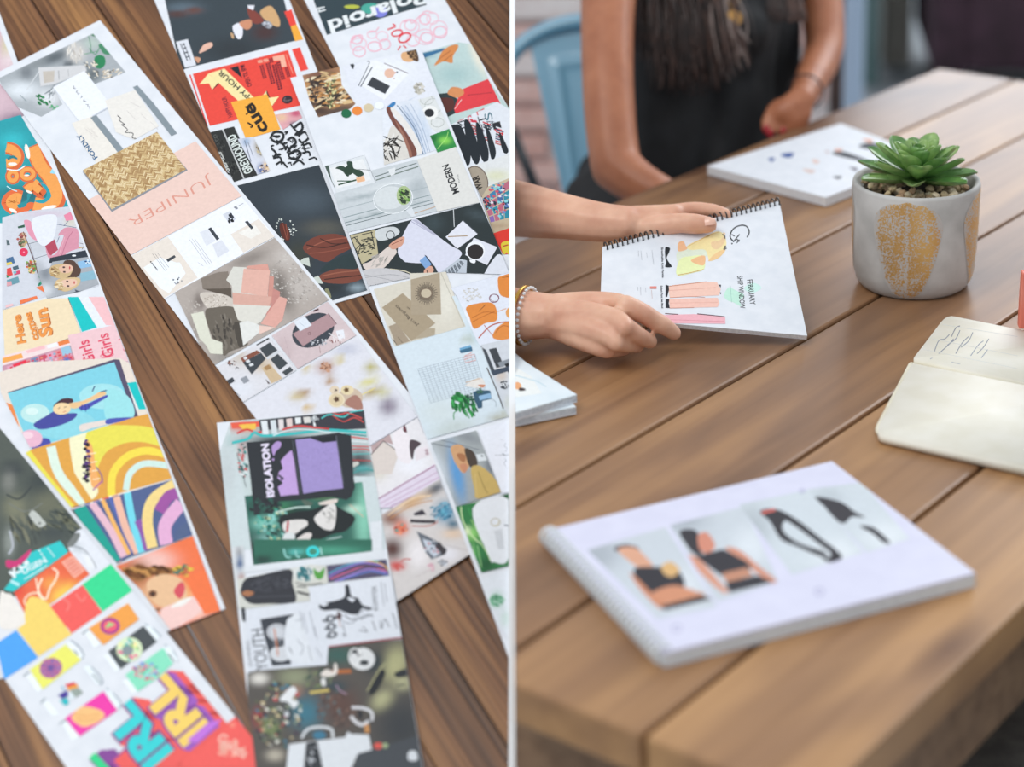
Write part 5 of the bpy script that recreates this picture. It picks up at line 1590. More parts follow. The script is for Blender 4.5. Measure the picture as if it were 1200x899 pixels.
# ---------------------------------------------------------------- spiral booklets
def clean(poly): return ccw(poly)
coilw = mat('white_coil', '#e0e4e6', .3, coat=.3); coilb = mat('black_coil', '#16171a', .3, coat=.3)
def pagemat(): return PAPER
def booklet(pts, th, label, script=None, coil=None, coil_n=34, coil_mat=None, coil_r=.006, clip=None, S=None, outline=None, name='spiral_booklet', covers=None, cr=.0011):
    """pts: world corners of the top sheet; coil: pair of corner indices that carries the binding"""
    n = (pts[1]-pts[0]).cross(pts[2]-pts[1]).normalized()
    if n.z < 0: n = -n
    c = sum(pts, Vector())/len(pts); r = empty(name, (c.x, c.y, min(p.z for p in pts)-th), label=label, category='booklet')
    parts = []
    for nm, a, b, m in (covers or (('back_cover', -th, -th+.0008, PAPER), ('page_block', -th+.001, -.0009, noisemat('page_edges', '#d4d7dc', '#e8ebef', 400, .7)), ('front_cover', -.0007, 0, PAPER))):
        bm = bmesh.new(); prism(bm, pts, n, a, b); o = bmobj(nm, bm, m, r); parts.append(o)
    if coil is not None:
        a, b = pts[coil[0]], pts[coil[1]]; d = (b-a).normalized(); inn = n.cross(d).normalized(); cen = sum(pts, Vector())/len(pts)
        if inn.dot(cen-a) < 0: inn = -inn
        bm = bmesh.new(); R = coil_r
        tube(bm, [(inn*cos(t)+n*sin(t))*R+d*(.0016*t/(2*pi)) for t in [2*pi*k/14 for k in range(15)]], cr, 6); me = bpy.data.meshes.new('coil_loop'); bm.to_mesh(me); bm.free(); me.materials.append(coil_mat)
        me.polygons.foreach_set('use_smooth', [True]*len(me.polygons))
        for k in range(coil_n):
            t = (k+.5)/coil_n; p = a+(b-a)*t+inn*.001-n*max(0, min(th*.5, th-coil_r-cr))*1
            if clip and (p-CAM).dot(clip) > 0: continue
            o = bpy.data.objects.new('coil_loop', me); o.location = p; link(o, r)
    if clip:
        for o in parts: bisect(o, CAM, clip)
    settle(r)
    if script: draw(S, outline, script, r, base=4e-5); settle(r)
    return r
# foreground booklet
th = .012; tz = TZ+th
def TW(x, y, th_): return TP(x, y, th_)
fgp = [TW(640, 622, .014), TW(975, 541, .014), TW(1143, 672, .014), TW(778, 766, .014)]
FG = '''
@x N printed_photo 0,262 320,185 480,478 240,500 150,400
@px C 688,645 780,618 840,712 770,726
G 16 #c6cdd4 ; #a9b0b8 700,650 30,20 ; #d8dee4 800,690 24,24
@x B #3a2a2c 95,270 140,255 190,268 170,290 120,285
B #d9a488 110,275 170,265 215,300 245,340 215,352 170,330
B #35343a 170,350 260,340 330,345 365,410 300,440 220,430
B #d9b078 275,340 310,320 345,350 320,378 290,370
B #cc8a6a 155,365 180,380 250,450 300,480 270,498 200,430
B #cf9070 240,440 320,410 400,430 440,450 330,478 270,470
P #3c3638 270,490 430,448 470,462 290,505
@px N printed_photo 785,616 872,594 912,682 840,706
G 16 #c6cdd4 ; #a9b0b8 800,610 30,16 ; #d8dee4 880,640 24,24
@x B #39373c 345,205 410,205 430,290 400,290 370,255
B #d08a74 415,220 450,210 480,260 450,290 420,270
B #d49880 370,300 420,310 500,400 530,430 510,438 440,380
B #cf9078 520,270 570,275 650,340 715,395 690,402 610,340
P #35343a 405,300 510,272 600,320 620,345 520,385 470,350
P #c08a70 505,365 600,342 625,372 525,402
P #35343a 520,400 640,372 700,398 535,438
@px N printed_photo 866,592 950,574 1012,648 928,674
G 16 #ccd4da ; #b0b8be 880,620 24,30 ; #dde3e8 980,650 30,20
@x B #37353a 650,130 710,120 790,160 880,230 940,275 955,300 930,320 900,312 920,290 870,250 790,190 745,165 740,205 800,250 900,285 880,300 790,262 730,235 690,170
P #d86a60 655,130 705,118 712,126 660,140
B #2c2a2e 885,290 920,310 960,290 950,320 900,318
@px N printed_photo 946,574 1010,566 1066,632 1016,648
G 16 #ccd4da ; #b8c0c6 970,590 20,20 ; #dde3e8 1040,630 30,20
@x B #3a383d 838,80 880,75 960,95 1010,130 1050,152 1000,150 970,175 930,155 890,105
B #3a383d 1030,185 1080,190 1130,230 1145,250 1120,248 1080,215
@px N printed_lettering
R 1.5 #aaa8c8 793,737 5 4
R 1.5 #aaa8c8 960,694 5 4
R 1.2 #aaa8c8 940,576 3 2
'''
fS = Surf(fgp[0], UP)
def lav(name, c): return noisemat(name, c, c, 50, .5)
LAV = noisemat('lavender_paper', '#d2d2e6', '#d7d7ea', 50, .45)
r_ = booklet(fgp, .013, 'white coil-bound booklet with four fashion photos, blurred in the foreground', FG, (3, 0), 30, coilw, .0078, cr=.0014, S=fS, outline=[(640,622),(975,541),(1143,672),(778,766)], covers=(('back_cover', -.0135, -.0115, PAPER), ('page_block', -.0113, -.0022, noisemat('page_edges', '#ccd2d6', '#e4e9ec', 400, .7)), ('front_cover', -.002, 0, LAV)))
# held booklet
hp = [TP(706, 290, .08), TP(913, 234, .10), TP(946, 396, .012)]
hn = (hp[1]-hp[0]).cross(hp[2]-hp[1]).normalized()
if hn.z < 0: hn = -hn
HS = Surf(hp[1], hn); hp = [HS.pt(706, 290), HS.pt(913, 236), HS.pt(946, 394), HS.pt(703, 372)]
HELD = '''
@w N printed_lettering
B #c4ead8 590,690 620,640 660,655 720,690 690,720 700,760 650,735 610,720
B #cfeee6 720,640 780,610 830,640 790,670 740,665
S 8 #1c1f22 738,320 752,285 735,250 700,243 660,258 635,290 632,322 650,345
S 7 #1c1f22 650,350 690,300
S 7 #1c1f22 668,328 690,345
L 7 #1c1f22 660,312 640,302
L 6 #1c1f22 672,356 690,335
E #1c1f22 642,360 5 5
T FEBRUARY|738,592|758,752|36|#2a2d30|.01
T SHIP WINDOW|676,568|694,775|34|#2a2d30|.01
L 2 #8abcae 632,630 640,735
@w N printed_garment
N printed_garment
B #dfe6d2 290,420 360,380 470,340 500,330 480,440 330,520 300,500
B #f2e0a6 355,375 430,335 540,283 590,300 605,345 600,385 560,440 500,470 470,400 380,400
B #eccca0 510,350 560,340 600,300 585,290 600,340 560,390 520,390
B #f0ca94 490,470 540,420 600,395 580,430 540,460
B #f0ba90 300,355 330,345 345,370 355,395 300,408
B #e8efb4 290,560 310,460 380,440 460,440 465,520 400,545
B #eebc8c 380,465 465,435 465,495 420,492
S 4 #c48a50 300,560 380,545 460,525
S 5 #22252a 480,318 500,306
S 7 #22252a 580,300 596,312 596,330
K 5 6 1 0 597,385 9,12 #22252a
S 3 #d8b070 360,378 480,315 560,284
@w N printed_garment
P #f2c8b8 235,640 260,625 480,603 545,605 570,650 560,690 245,705
P #f2c4b6 240,712 550,705 562,740 550,765 245,772
S 4 #c07a5a 240,632 300,625 480,603
S 3 #c8806a 245,705 380,698 470,703
S 3 #c8806a 245,772 400,768
P #2a2c32 218,622 238,628 240,655 228,700 218,700
P #2a2c32 218,714 242,714 238,740 245,772 218,770
P #2a2c32 555,622 572,622 570,640
P #2a2c32 562,672 574,672 570,684
S 3 #e0a898 240,660 540,640
S 3 #e8b0a0 245,740 550,735
N printed_garment
P #efb4be 215,815 400,810 598,828 600,872 250,868
P #f2c0c8 150,800 215,815 260,868 235,862
L 5 #6a4a50 215,806 300,812
S 5 #5a3a40 420,808 596,826
S 3 #d88a98 220,845 590,858
@w N printed_lettering
B #262a2e 216,385 245,388 240,415 225,450 240,480 258,508 216,508 222,480 216,450
T Breathable Knit Pantie|190,385|196,578|13|#4a4d55|.02
T Select Pant Set Mod|186,628|192,772|13|#4a4d55|.02
P #e08a80 118,632 160,632 160,648 118,648
L 2 #a8abb0 130,400 142,495
L 2 #b8bbc0 95,415 102,450
L 2 #a8abb0 60,405 66,465
L 2 #a8abb0 44,405 46,440
L 2 #c8a8a0 128,655 132,710
L 2 #b8bbc0 90,640 92,670
L 2 #a8abb0 58,635 60,690
L 2 #a8abb0 40,635 42,660
'''
ho = [(706, 290), (913, 236), (946, 394), (703, 372)]
booklet(hp, .006, 'open coil-bound sketch booklet held in two hands, February ship window page', HELD, (0, 1), 36, coilb, .0052, S=HS, outline=ho, name='held_booklet', cr=.0009)
# booklet by the woman
bp_ = [TP(829, 195, .014), TP(985, 145, .014), TP(1090, 184, .014), TP(968, 232, .014)]
WOMB = '''
@r2 N printed_photo
G 2 #ffffff
'''
BKP = '''
@r2 N printed_photo
B #33363f 425,685 480,670 540,690 535,702 460,700
B #33363f 300,722 350,712 460,750 450,758 380,745
B #e0a890 440,655 490,655 480,672
B #e0b0a0 310,700 350,700 330,715
B #dfc0b4 205,750 240,755 225,770
B #3a5a9a 60,725 120,718 110,738 80,740
B #3a5a9a 0,745 30,742 20,760
B #d8c0b8 160,795 220,800 200,815
B #5a5a62 305,830 345,828 330,842
B #c8b8b8 265,710 290,712 280,722
B #7a7480 380,785 420,790 410,805
'''
booklet(bp_, .013, 'white booklet with small fashion photos lying before the woman', BKP, None, S=Surf(bp_[0], UP), outline=[(829,195),(985,145),(1090,184),(968,232)], name='open_booklet')
# two booklets at the left edge
n604 = colplane(603.8)
s1 = [TP(560, 470, .012), TP(590, 396, .012), TP(674, 462, .012), TP(597, 489, .012)]
s1 = [TP(570, 497, .010), TP(575, 392, .010), TP(675, 471, .010)]
s1 = [TP(560, 500, .010), TP(560, 382, .010), TP(606, 416, .010), TP(675, 477, .010)]
s2 = [TP(560, 497, .019), TP(560, 382, .019), TP(604, 417, .019), TP(676, 463, .019)]
cv = (('back_cover', -.0085, -.007, PAPER), ('page_block', -.0068, -.0016, noisemat('booklet_pages', '#b9c2cc', '#d4dbe2', 400, .7)), ('front_cover', -.0014, 0, noisemat('pale_blue_cover', '#d7e3ea', '#e2ebf0', 40, .45)))
booklet(s1, .0085, 'lower of two pale booklets at the left edge of the plank table', clip=n604, covers=cv, name='stacked_booklet')['group'] = 'pale booklets at the left edge of the table'
BK2 = '''
@y N printed_photo -200,560 22,560 200,640 330,780 -60,860
P #e9ecea 0,590 120,660 190,770 0,800
B #e8a878 20,705 40,700 60,720 50,745 20,740
B #3a2a28 50,735 80,740 85,752 45,755
@r3 L 5 #c6dbe4 10,860 120,890 160,915
'''
booklet(s2, .0085, 'upper of two pale booklets at the left edge of the plank table', BK2, clip=n604, covers=cv, name='stacked_booklet', S=Surf(s2[0], UP), outline=[(604,417),(676,463),(604,484)])['group'] = 'pale booklets at the left edge of the table'
# open notebook
def rounded(px, r=3, n=4):
    out = []
    m = len(px)
    for i in range(m):
        p0, p, p1 = Vector(px[i-1]), Vector(px[i]), Vector(px[(i+1) % m]); rr = r[i] if isinstance(r, (list, tuple)) else r
        if rr == 0: out.append(tuple(p)); continue
        a = p+(p0-p).normalized()*rr; b = p+(p1-p).normalized()*rr
        for k in range(n+1): t = k/n; q = a*(1-t)**2+p*2*t*(1-t)+b*t*t; out.append(tuple(q))
    return out
nb_ = empty('notebook', TP(1130, 450)[:], label='open cream notebook with handwriting at the right edge of the table', category='notebook')
cream = noisemat('cream_paper', '#ebe6d6', '#f2eee2', 30, .6); cblk = noisemat('notebook_cover', '#d9d2bd', '#e3ddca', 30, .6)
lo_ = rounded([(1068, 424), (1262, 462), (1262, 560), (1025, 506)], [3, 0, 0, 12]); hi_ = rounded([(1109, 369), (1262, 400), (1262, 462), (1070, 420)], [10, 0, 0, 2])
# lower half is a fat page block, the upper half rises in a curve to the spine
bm = bmesh.new(); prism(bm, [TP(x, y, .0125) for x, y in lo_], UP, -.0105, -.001, .002); bmobj('page_block', bm, cream, nb_, True)
bm = bmesh.new(); prism(bm, [TP(x, y, .0035) for x, y in rounded([(1066, 424), (1264, 463), (1264, 563), (1022, 508)], [3,0,0,12])], UP, -.0015, -.0004); bmobj('cover', bm, cblk, nb_)
bm = bmesh.new(); prism(bm, [TP(x, y, .009) for x, y in hi_], UP, -.0075, 0, .001); bmobj('page_block', bm, cream, nb_, True)
settle(nb_)
NBS = '''
@r4 N handwriting
S 4 #8a8f98 780,750 800,700 830,690 850,670
S 4 #8a8f98 800,760 850,715 870,690
S 4 #7a7f88 860,680 880,640 900,630
S 4 #8a8f98 840,720 880,690 900,650
S 4 #8a8f98 880,760 910,710 940,680
S 4 #8a8f98 905,730 940,700 960,660
S 4 #9a9fa8 950,770 985,720 1010,700
S 4 #8a8f98 980,760 1010,730 1035,690
S 4 #9a9fa8 1000,780 1030,740
S 3 #a0a5ae 760,785 770,780
S 3 #a0a5ae 860,800 900,808
L 2 #d8d8d4 800,620 1170,680
L 2 #d8d8d4 770,690 1170,770
L 2 #d8d8d4 730,740 1170,830
'''
draw(Surf(TP(1130, 420, .009), UP), [(1112,372),(1240,398),(1240,455),(1073,418)], NBS, nb_); settle(nb_)
coral = noisemat('coral_card', '#d9705c', '#e08270', 30, .5)
bm = bmesh.new(); P = TP(1210, 395, 0); box(bm, (P.x-.016, P.y-.002, TZ+.0096), (P.x+.05, P.y+.012, TZ+.075), bev=.0015); c = Vector((P.x+.017, P.y+.005, TZ+.01)); bmesh.ops.translate(bm, verts=bm.verts, vec=-c)
o = bmobj('coral_card', bm, coral); o.location = c; o['label'] = 'coral coloured card standing at the right edge behind the cream notebook'; o['category'] = 'card'

# ---------------------------------------------------------------- potted succulent
pc = (TP(1000, 322)+TP(1137, 322))/2; pc = TP(1070, 331); pr = 73.5/FPX*depth(pc)
rp = random.Random(7)
pot = empty('potted_succulent', pc[:], label='green succulent in a round grey concrete pot with gold leaf shapes', category='plant')
H = .128
conc = noisemat('grey_concrete', '#a6a4a1', '#c6c4c1', 16, .8, .35, 8)
bm = bmesh.new(); R = pr
lathe(bm, [(R*.80, .0), (R*.86, .003), (R*.92, .010), (R*.955, .022), (R*.985, .06), (R, H-.004), (R-.001, H-.0005), (R-.003, H), (R-.007, H-.002), (R-.008, H-.02), (R*.5, H-.03), (.001, H-.03)], (0, 0, 0), 72)
o = bmobj('pot', bm, conc, pot, True)
def prof(z):
    pr_ = [(0, .80), (.003, .86), (.010, .92), (.022, .955), (.06, .985), (H, 1)]
    for (a, ra), (b, rb2) in zip(pr_, pr_[1:]):
        if z <= b: return R*(ra+(rb2-ra)*(z-a)/(b-a))
    return R
# gold leaf: flaked paint, patches sit on the wall of the pot
gold = mat('gold_leaf_flakes', '#c39a5c', .38, .55); nt = gold.node_tree; b = nt.nodes['Principled BSDF']; L = nt.links.new
n = nt.nodes.new('ShaderNodeTexNoise'); n.inputs['Scale'].default_value = 520; n.inputs['Detail'].default_value = 5; tc = nt.nodes.new('ShaderNodeTexCoord'); L(tc.outputs['Object'], n.inputs['Vector'])
n2 = nt.nodes.new('ShaderNodeTexNoise'); n2.inputs['Scale'].default_value = 45; n2.inputs['Detail'].default_value = 3; L(tc.outputs['Object'], n2.inputs['Vector'])
at = nt.nodes.new('ShaderNodeAttribute'); at.attribute_name = 'wear'
ad = nt.nodes.new('ShaderNodeMath'); ad.operation = 'MULTIPLY_ADD'; ad.inputs[1].default_value = .55; L(n2.outputs[0], ad.inputs[0]); L(n.outputs[0], ad.inputs[2])
ad2 = nt.nodes.new('ShaderNodeMath'); ad2.operation = 'SUBTRACT'; L(ad.outputs[0], ad2.inputs[0]); L(at.outputs['Fac'], ad2.inputs[1])
rp_ = nt.nodes.new('ShaderNodeValToRGB'); rp_.color_ramp.elements[0].position = .68; rp_.color_ramp.elements[1].position = .78; rp_.color_ramp.elements[0].color = (0,0,0,1); rp_.color_ramp.elements[1].color = (1,1,1,1); L(ad2.outputs[0], rp_.inputs[0])
mx = nt.nodes.new('ShaderNodeMix'); mx.data_type = 'RGBA'; mx.inputs[6].default_value = (*rgb('#b9b6b3'), 1); mx.inputs[7].default_value = (*rgb('#cfa566'), 1); L(rp_.outputs[0], mx.inputs[0]); L(mx.outputs[2], b.inputs['Base Color'])
mm = nt.nodes.new('ShaderNodeMath'); mm.operation = 'MULTIPLY'; mm.inputs[1].default_value = .5; L(rp_.outputs[0], mm.inputs[0]); L(mm.outputs[0], b.inputs['Metallic'])
camang = math.atan2(-pc.y, -pc.x)
for k in range(4):
    a0 = camang + radians(-7) + k*radians(88) ; V = []; Fc = []; W = []
    nu, nv = 22, 26
    def half(v): return .58*(sin(pi*min(1, v*1.0)**1.0)**.55)*(.42+.62*v) if v < .999 else 0
    for j in range(nv+1):
        v = j/nv; z = .004+v*(H-.009); hw = max(.001, (.62*(v**.55)*(1-max(0, (v-.62)/.38)**2.2)**.5+.10*(1-v)))*1.06
        for i in range(nu+1):
            u = i/nu*2-1; a = a0+u*hw*1.0; rr = prof(z)+.0004; V.append((cos(a)*rr, sin(a)*rr, z)); W.append(max(0, (abs(u)-.8)/.2)*.16 + (.12 if abs(u) < .025 else 0) + max(0, .25-v)*.25 + .0)
    for j in range(nv):
        for i in range(nu): q = j*(nu+1)+i; Fc.append((q, q+1, q+nu+2, q+nu+1))
    o = meshobj('gold_leaf', V, Fc, gold, pot, True); wa = o.data.attributes.new('wear', 'FLOAT', 'POINT'); wa.data.foreach_set('value', W)
bm = bmesh.new(); bmesh.ops.create_circle(bm, cap_ends=True, radius=R-.009, segments=40); bmesh.ops.translate(bm, verts=bm.verts, vec=(0, 0, H-.016)); bmobj('soil', bm, noisemat('dark_soil', '#2e2720', '#463b30', 200, .95), pot)
pms = []
for k in range(6):
    bm = bmesh.new(); bmesh.ops.create_icosphere(bm, subdivisions=2, radius=1)
    for v in bm.verts: v.co *= 1+rp.uniform(-.2, .2); v.co.z *= .75; v.co.x *= 1.15
    me = bpy.data.meshes.new('pebble'); bm.to_mesh(me); bm.free(); me.materials.append(noisemat('gravel_%d' % k, ['#b39c78', '#9c8a6e', '#c6b08a', '#8f7a5e', '#b8a68c', '#a5876a'][k], ['#cdb894', '#b5a486', '#dccaa6', '#a89478', '#d0c2a8', '#bf9f80'][k], 3, .85, .2)); pms.append(me)
for k in range(170):
    a = rp.random()*2*pi; rr = (R-.014)*sqrt(rp.random()); s_ = rp.uniform(.0035, .0062)
    if rr < R*.3: continue
    o = bpy.data.objects.new('pebble', pms[k % 6]); o.location = (cos(a)*rr, sin(a)*rr, H-.012+rp.random()*.009); o.scale = (s_, s_, s_); o.rotation_euler = (rp.random()*.8, rp.random()*.8, rp.random()*6); link(o, pot)
leafm = noisemat('succulent_green', '#598a4c', '#9abb70', 60, .28, 0, coat=.4)
leafd = noisemat('succulent_dark_green', '#46763f', '#749f56', 60, .28, 0, coat=.4)
def leafmesh(L_, Wd, curl):
    V = []; F = []; nl, nw = 14, 8
    for i in range(nl+1):
        t = i/nl; w_ = Wd*1.12*((t*.9+.1)**.7)*max(0, 1-t**3.2)**.8+.0003; xx = L_*t; zz = curl*t*t
        th_ = .0028*(1-t*.6)
        for j in range(nw+1):
            s = j/nw*2-1; V.append((xx, s*w_, zz+abs(s)**2*w_*.45))
        for j in range(nw+1):
            s = j/nw*2-1; V.append((xx, s*w_*.97, zz+abs(s)**2*w_*.45-th_*(1-s*s)-.0003))
    st2 = 2*(nw+1)
    for i in range(nl):
        for j in range(nw):
            q = i*st2+j; F.append((q, q+st2, q+st2+1, q+1)); q += nw+1; F.append((q, q+1, q+st2+1, q+st2))
        for j in (0, nw):
            q = i*st2+j; F.append((q, q+nw+1, q+nw+1+st2, q+st2) if j == 0 else (q, q+st2, q+st2+nw+1, q+nw+1))
    q = nl*st2
    for j in range(nw): F.append((q+j, q+nw+1+j, q+nw+2+j, q+j+1))
    return V, F
k = 0
for ring, (n_l, L_, Wd, curl, tilt, z0) in enumerate([(7, .072, .0160, .016, 2, .004), (6, .066, .0165, .018, 12, .008), (6, .054, .0160, .016, 24, .012), (6, .040, .0130, .010, 38, .017), (5, .030, .0105, .006, 52, .022), (5, .021, .008, .004, 68, .026)]):
    for i in range(n_l):
        V, F = leafmesh(L_*rp.uniform(.9, 1.08), Wd*1.25, curl*.75); o = meshobj('leaf', V, F, leafm if (i+ring) % 3 else leafd, pot, True)
        a = 2*pi*i/n_l+ring*.55+rp.uniform(-.12, .12); o.rotation_euler = (rp.uniform(-.1, .1), -radians(tilt+rp.uniform(-4, 4)), a); o.location = (cos(a)*.004, sin(a)*.004, H-.004+z0)
# ---------------------------------------------------------------- people: one grown surface per body
def organic(name, chains, voxel, m, parent, smooth=8, cutp=None, subs=2, extra=None):
    """chains of (point, radius); swept balls fused by a voxel remesh into one continuous surface"""
    bm = bmesh.new()
    for ch in chains:
        for (p, r), (q, s) in zip(ch, ch[1:]):
            L_ = (q-p).length; n = max(2, int(L_/(min(r, s)*.30))+1)
            for i in range(n+1):
                t = i/n
                bmesh.ops.create_icosphere(bm, subdivisions=subs, radius=r+(s-r)*t, matrix=Matrix.Translation(p.lerp(q, t)))
    if extra: extra(bm)
    me = bpy.data.meshes.new(name); bm.to_mesh(me); bm.free(); me.materials.append(m)
    o = bpy.data.objects.new(name, me); C.objects.link(o)
    md = o.modifiers.new('r', 'REMESH'); md.mode = 'VOXEL'; md.voxel_size = voxel; md.use_smooth_shade = True
    ms = o.modifiers.new('s', 'SMOOTH'); ms.iterations = smooth; ms.factor = .6
    dg = bpy.context.evaluated_depsgraph_get(); me2 = bpy.data.meshes.new_from_object(o.evaluated_get(dg)); o.modifiers.clear(); o.data = me2; me2.name = name
    me2.materials.clear(); me2.materials.append(m); me2.polygons.foreach_set('use_smooth', [True]*len(me2.polygons))
    if cutp is not None: bisect(o, CAM, cutp)
    if parent: o.parent = parent
    return o
def skin(name, c1, c2, c3, rough=.45):
    m = noisemat(name, c1, c2, 34, rough, .12, 5, lo=.3, hi=.7); nt = m.node_tree; b = nt.nodes['Principled BSDF']
    b.inputs['Subsurface Weight'].default_value = .12; b.inputs['Subsurface Radius'].default_value = (.01, .004, .002); b.inputs['Subsurface Scale'].default_value = .6
    return m
FAIR = skin('fair_skin', '#d29a80', '#e6b89c', '')
def spl(chain, n=4):
    pts = spline([(*p, r) for p, r in chain], n); return [(Vector(q[:3]), q[3]) for q in pts]
def HP(x, y, off, rpx):                      # point over the held page plane, off metres in front of it
    P = HS.pt(x, y, off); return (P, rpx/FPX*depth(P))
hold = empty('person', (-.45, 2.2, 0), label='arms and hands of a person at left holding the coil-bound sketch booklet', category='person')
# upper hand: thumb on the page, fingers behind it
d0 = depth(HS.pt(800, 262)); print('d0', d0, 'board', depth(board.pt(596, 235)), 'low', depth(TP(604, 369, .04)), depth(board.pt(596, 369)))
def UD(x, y, dd, rpx): P = DP(x, y, d0+dd); return (P, rpx/FPX*(d0+dd))
wrU = UD(735, 263, .0, 23)
up = [spl([UD(450, 225, .22, 42), UD(540, 236, .13, 39), UD(604, 245, .07, 34.5), UD(660, 254, .03, 28), UD(705, 261, .01, 24), UD(735, 263, .0, 22)]),
      spl([UD(735, 259, .004, 18), UD(762, 256, .008, 16), UD(790, 252, .010, 13)]),          # hand, index side
      spl([UD(738, 265, .0, 17), UD(765, 262, .004, 17), UD(785, 262, .012, 14)]),
      spl([UD(738, 270, .0, 15), UD(760, 270, -.004, 13), UD(785, 266, -.012, 11)]),
      spl([UD(785, 251, .012, 11.5), UD(812, 246, .022, 9.5), UD(836, 247, .022, 8), UD(853, 252, .020, 6.8)]),  # index finger along the coil
      spl([UD(785, 258, .018, 11), UD(812, 258, .030, 9), UD(836, 264, .030, 7.5)]),
      spl([UD(780, 264, .018, 11), UD(806, 270, .032, 9), UD(828, 280, .032, 7.5)]),
      spl([UD(772, 268, .016, 10), UD(794, 278, .032, 8), UD(812, 290, .032, 7)]),
      spl([UD(745, 268, .0, 14), UD(768, 266, -.010, 14), UD(795, 262, -.016, 12.5), UD(815, 263, -.016, 12.5), UD(831, 264, -.015, 10)])]   # thumb
o = organic('arm', up, .0022, FAIR, hold, 7)
# lower hand: back of the hand to us, fingers folded under the booklet's edge
def LP(x, y, z, rpx): P = TP(x, y, z); return (P, rpx/FPX*depth(P))
lo = [spl([LP(440, 340, .045, 42), LP(540, 358, .042, 37), LP(604, 369, .040, 32), LP(640, 371, .040, 27.5), LP(658, 371, .042, 27)]),
      spl([LP(655, 362, .05, 19), LP(690, 356, .056, 15), LP(722, 355, .060, 12), LP(736, 361, .060, 12.5)]),
      spl([LP(655, 370, .046, 20), LP(690, 370, .052, 17), LP(722, 376, .054, 14), LP(732, 384, .052, 11.5)]),
      spl([LP(655, 378, .038, 19), LP(690, 386, .042, 17), LP(715, 395, .040, 13.5), LP(722, 402, .036, 11)]),
      spl([LP(652, 384, .030, 16), LP(680, 398, .030, 13), LP(702, 408, .026, 11), LP(712, 412, .022, 9.5)]),
      spl([LP(734, 359, .062, 13.5), LP(752, 367, .054, 12.5), LP(768, 377, .042, 12), LP(777, 382, .036, 11.5), LP(790, 391, .024, 9)]),
      spl([LP(732, 382, .052, 11.5), LP(748, 393, .038, 10.5), LP(762, 401, .022, 9)]),
      spl([LP(722, 402, .036, 10.5), LP(736, 405, .024, 9.5), LP(747, 407, .014, 8)]),
      spl([LP(710, 412, .022, 9), LP(722, 412, .014, 8), LP(732, 411, .010, 7)]),
      spl([LP(668, 372, .03, 12), LP(700, 378, .022, 10), LP(730, 385, .012, 8)])]
o = organic('arm', lo, .0022, FAIR, hold, 6)
def nail(x, y, fn, a, w_, l_, m, parent, nrm):
    P = fn(x, y); n = nrm.normalized(); t = Vector((cos(a), 0, -sin(a))); t = (t-n*t.dot(n)).normalized(); s = n.cross(t); V = []; F = []
    for i in range(7):
        for j in range(7):
            u = i/3-1; v = j/3-1; k = 1-.3*max(0, u)**2; V.append(P+t*u*l_+s*v*w_*k+n*(-.35*w_*v*v-.2*l_*u*u))
    for i in range(6):
        for j in range(6): q = i*7+j; F.append((q, q+1, q+8, q+7))
    return meshobj('fingernail', V, F, m, parent, True)
nailm = mat('natural_nail', '#eabba6', .25, coat=.5)
vdir = (CAM-DP(829, 258, d0)).normalized()
nail(832, 259, lambda x, y: DP(x, y, d0-.0265), radians(-6), .0048, .0062, nailm, hold, vdir+Vector((0, 0, .55)))
# bracelet and cuff
goldm = mat('polished_gold', '#c79a4a', .25, .9)
P0, r0 = LP(613, 370, .040, 32); ax = (lo[0][10][0]-lo[0][6][0]).normalized(); s1_ = ax.cross(UP).normalized(); s2_ = s1_.cross(ax)
bm = bmesh.new(); tube(bm, [P0+(s1_*cos(t)+s2_*sin(t))*r0*1.05 for t in [2*pi*k/48 for k in range(48)]], .0022, 8, True); bisect(bmobj('bangle', bm, goldm, hold, True), CAM, n604)
bm = bmesh.new()
for k in range(30):
    t = 2*pi*k/30; bmesh.ops.create_icosphere(bm, subdivisions=1, radius=.0022, matrix=Matrix.Translation(P0+ax*.006+(s1_*cos(t)+s2_*sin(t))*r0*1.04))
bisect(bmobj('beaded_bracelet', bm, mat('clear_beads', '#d8dadc', .1, coat=1), hold, True, kind='stuff'), CAM, n604)
settle(hold)

# ---- the woman across the table
wom = empty('person', (-.1, 2.95, 0), label='woman in black sleeveless top with long dark hair seated behind the table', category='person')
TAN = skin('tanned_skin', '#a9694a', '#bd7c5a', '')
def D(x, y, d, r): return (DP(x, y, d), r)
body = [spl([D(845, -60, 2.90, .07), D(842, 10, 2.92, .085), D(838, 90, 2.94, .082), D(830, 170, 2.95, .09), D(815, 260, 2.96, .11)]),
        [D(780, -25, 2.82, .06), D(900, -35, 2.98, .06)], [D(735, -70, 2.74, .045), D(935, -85, 3.04, .045)],
        spl([D(722, -70, 2.72, .048), D(713, 0, 2.68, .043), D(712, 80, 2.63, .040), D(716, 150, 2.60, .039), D(722, 196, 2.58, .038)]),
        spl([D(722, 196, 2.58, .038), D(748, 216, 2.56, .034), D(785, 236, 2.56, .030), D(830, 258, 2.62, .024), D(850, 262, 2.66, .026)]),
        spl([D(940, -85, 3.04, .048), D(958, -20, 3.02, .042), D(966, 40, 2.98, .036), D(962, 70, 2.94, .033), D(948, 100, 2.86, .027), D(940, 116, 2.81, .022)]),
        spl([D(845, -90, 2.92, .05), D(845, -130, 2.92, .05)]),
        spl([D(846, -175, 2.90, .078), D(848, -215, 2.90, .085), D(850, -235, 2.90, .08)]), [D(848, -160, 2.85, .045), D(850, -172, 2.82, .03)]]
def hx(x, y, z, r): P = TP(x, y, z); return (P, r)
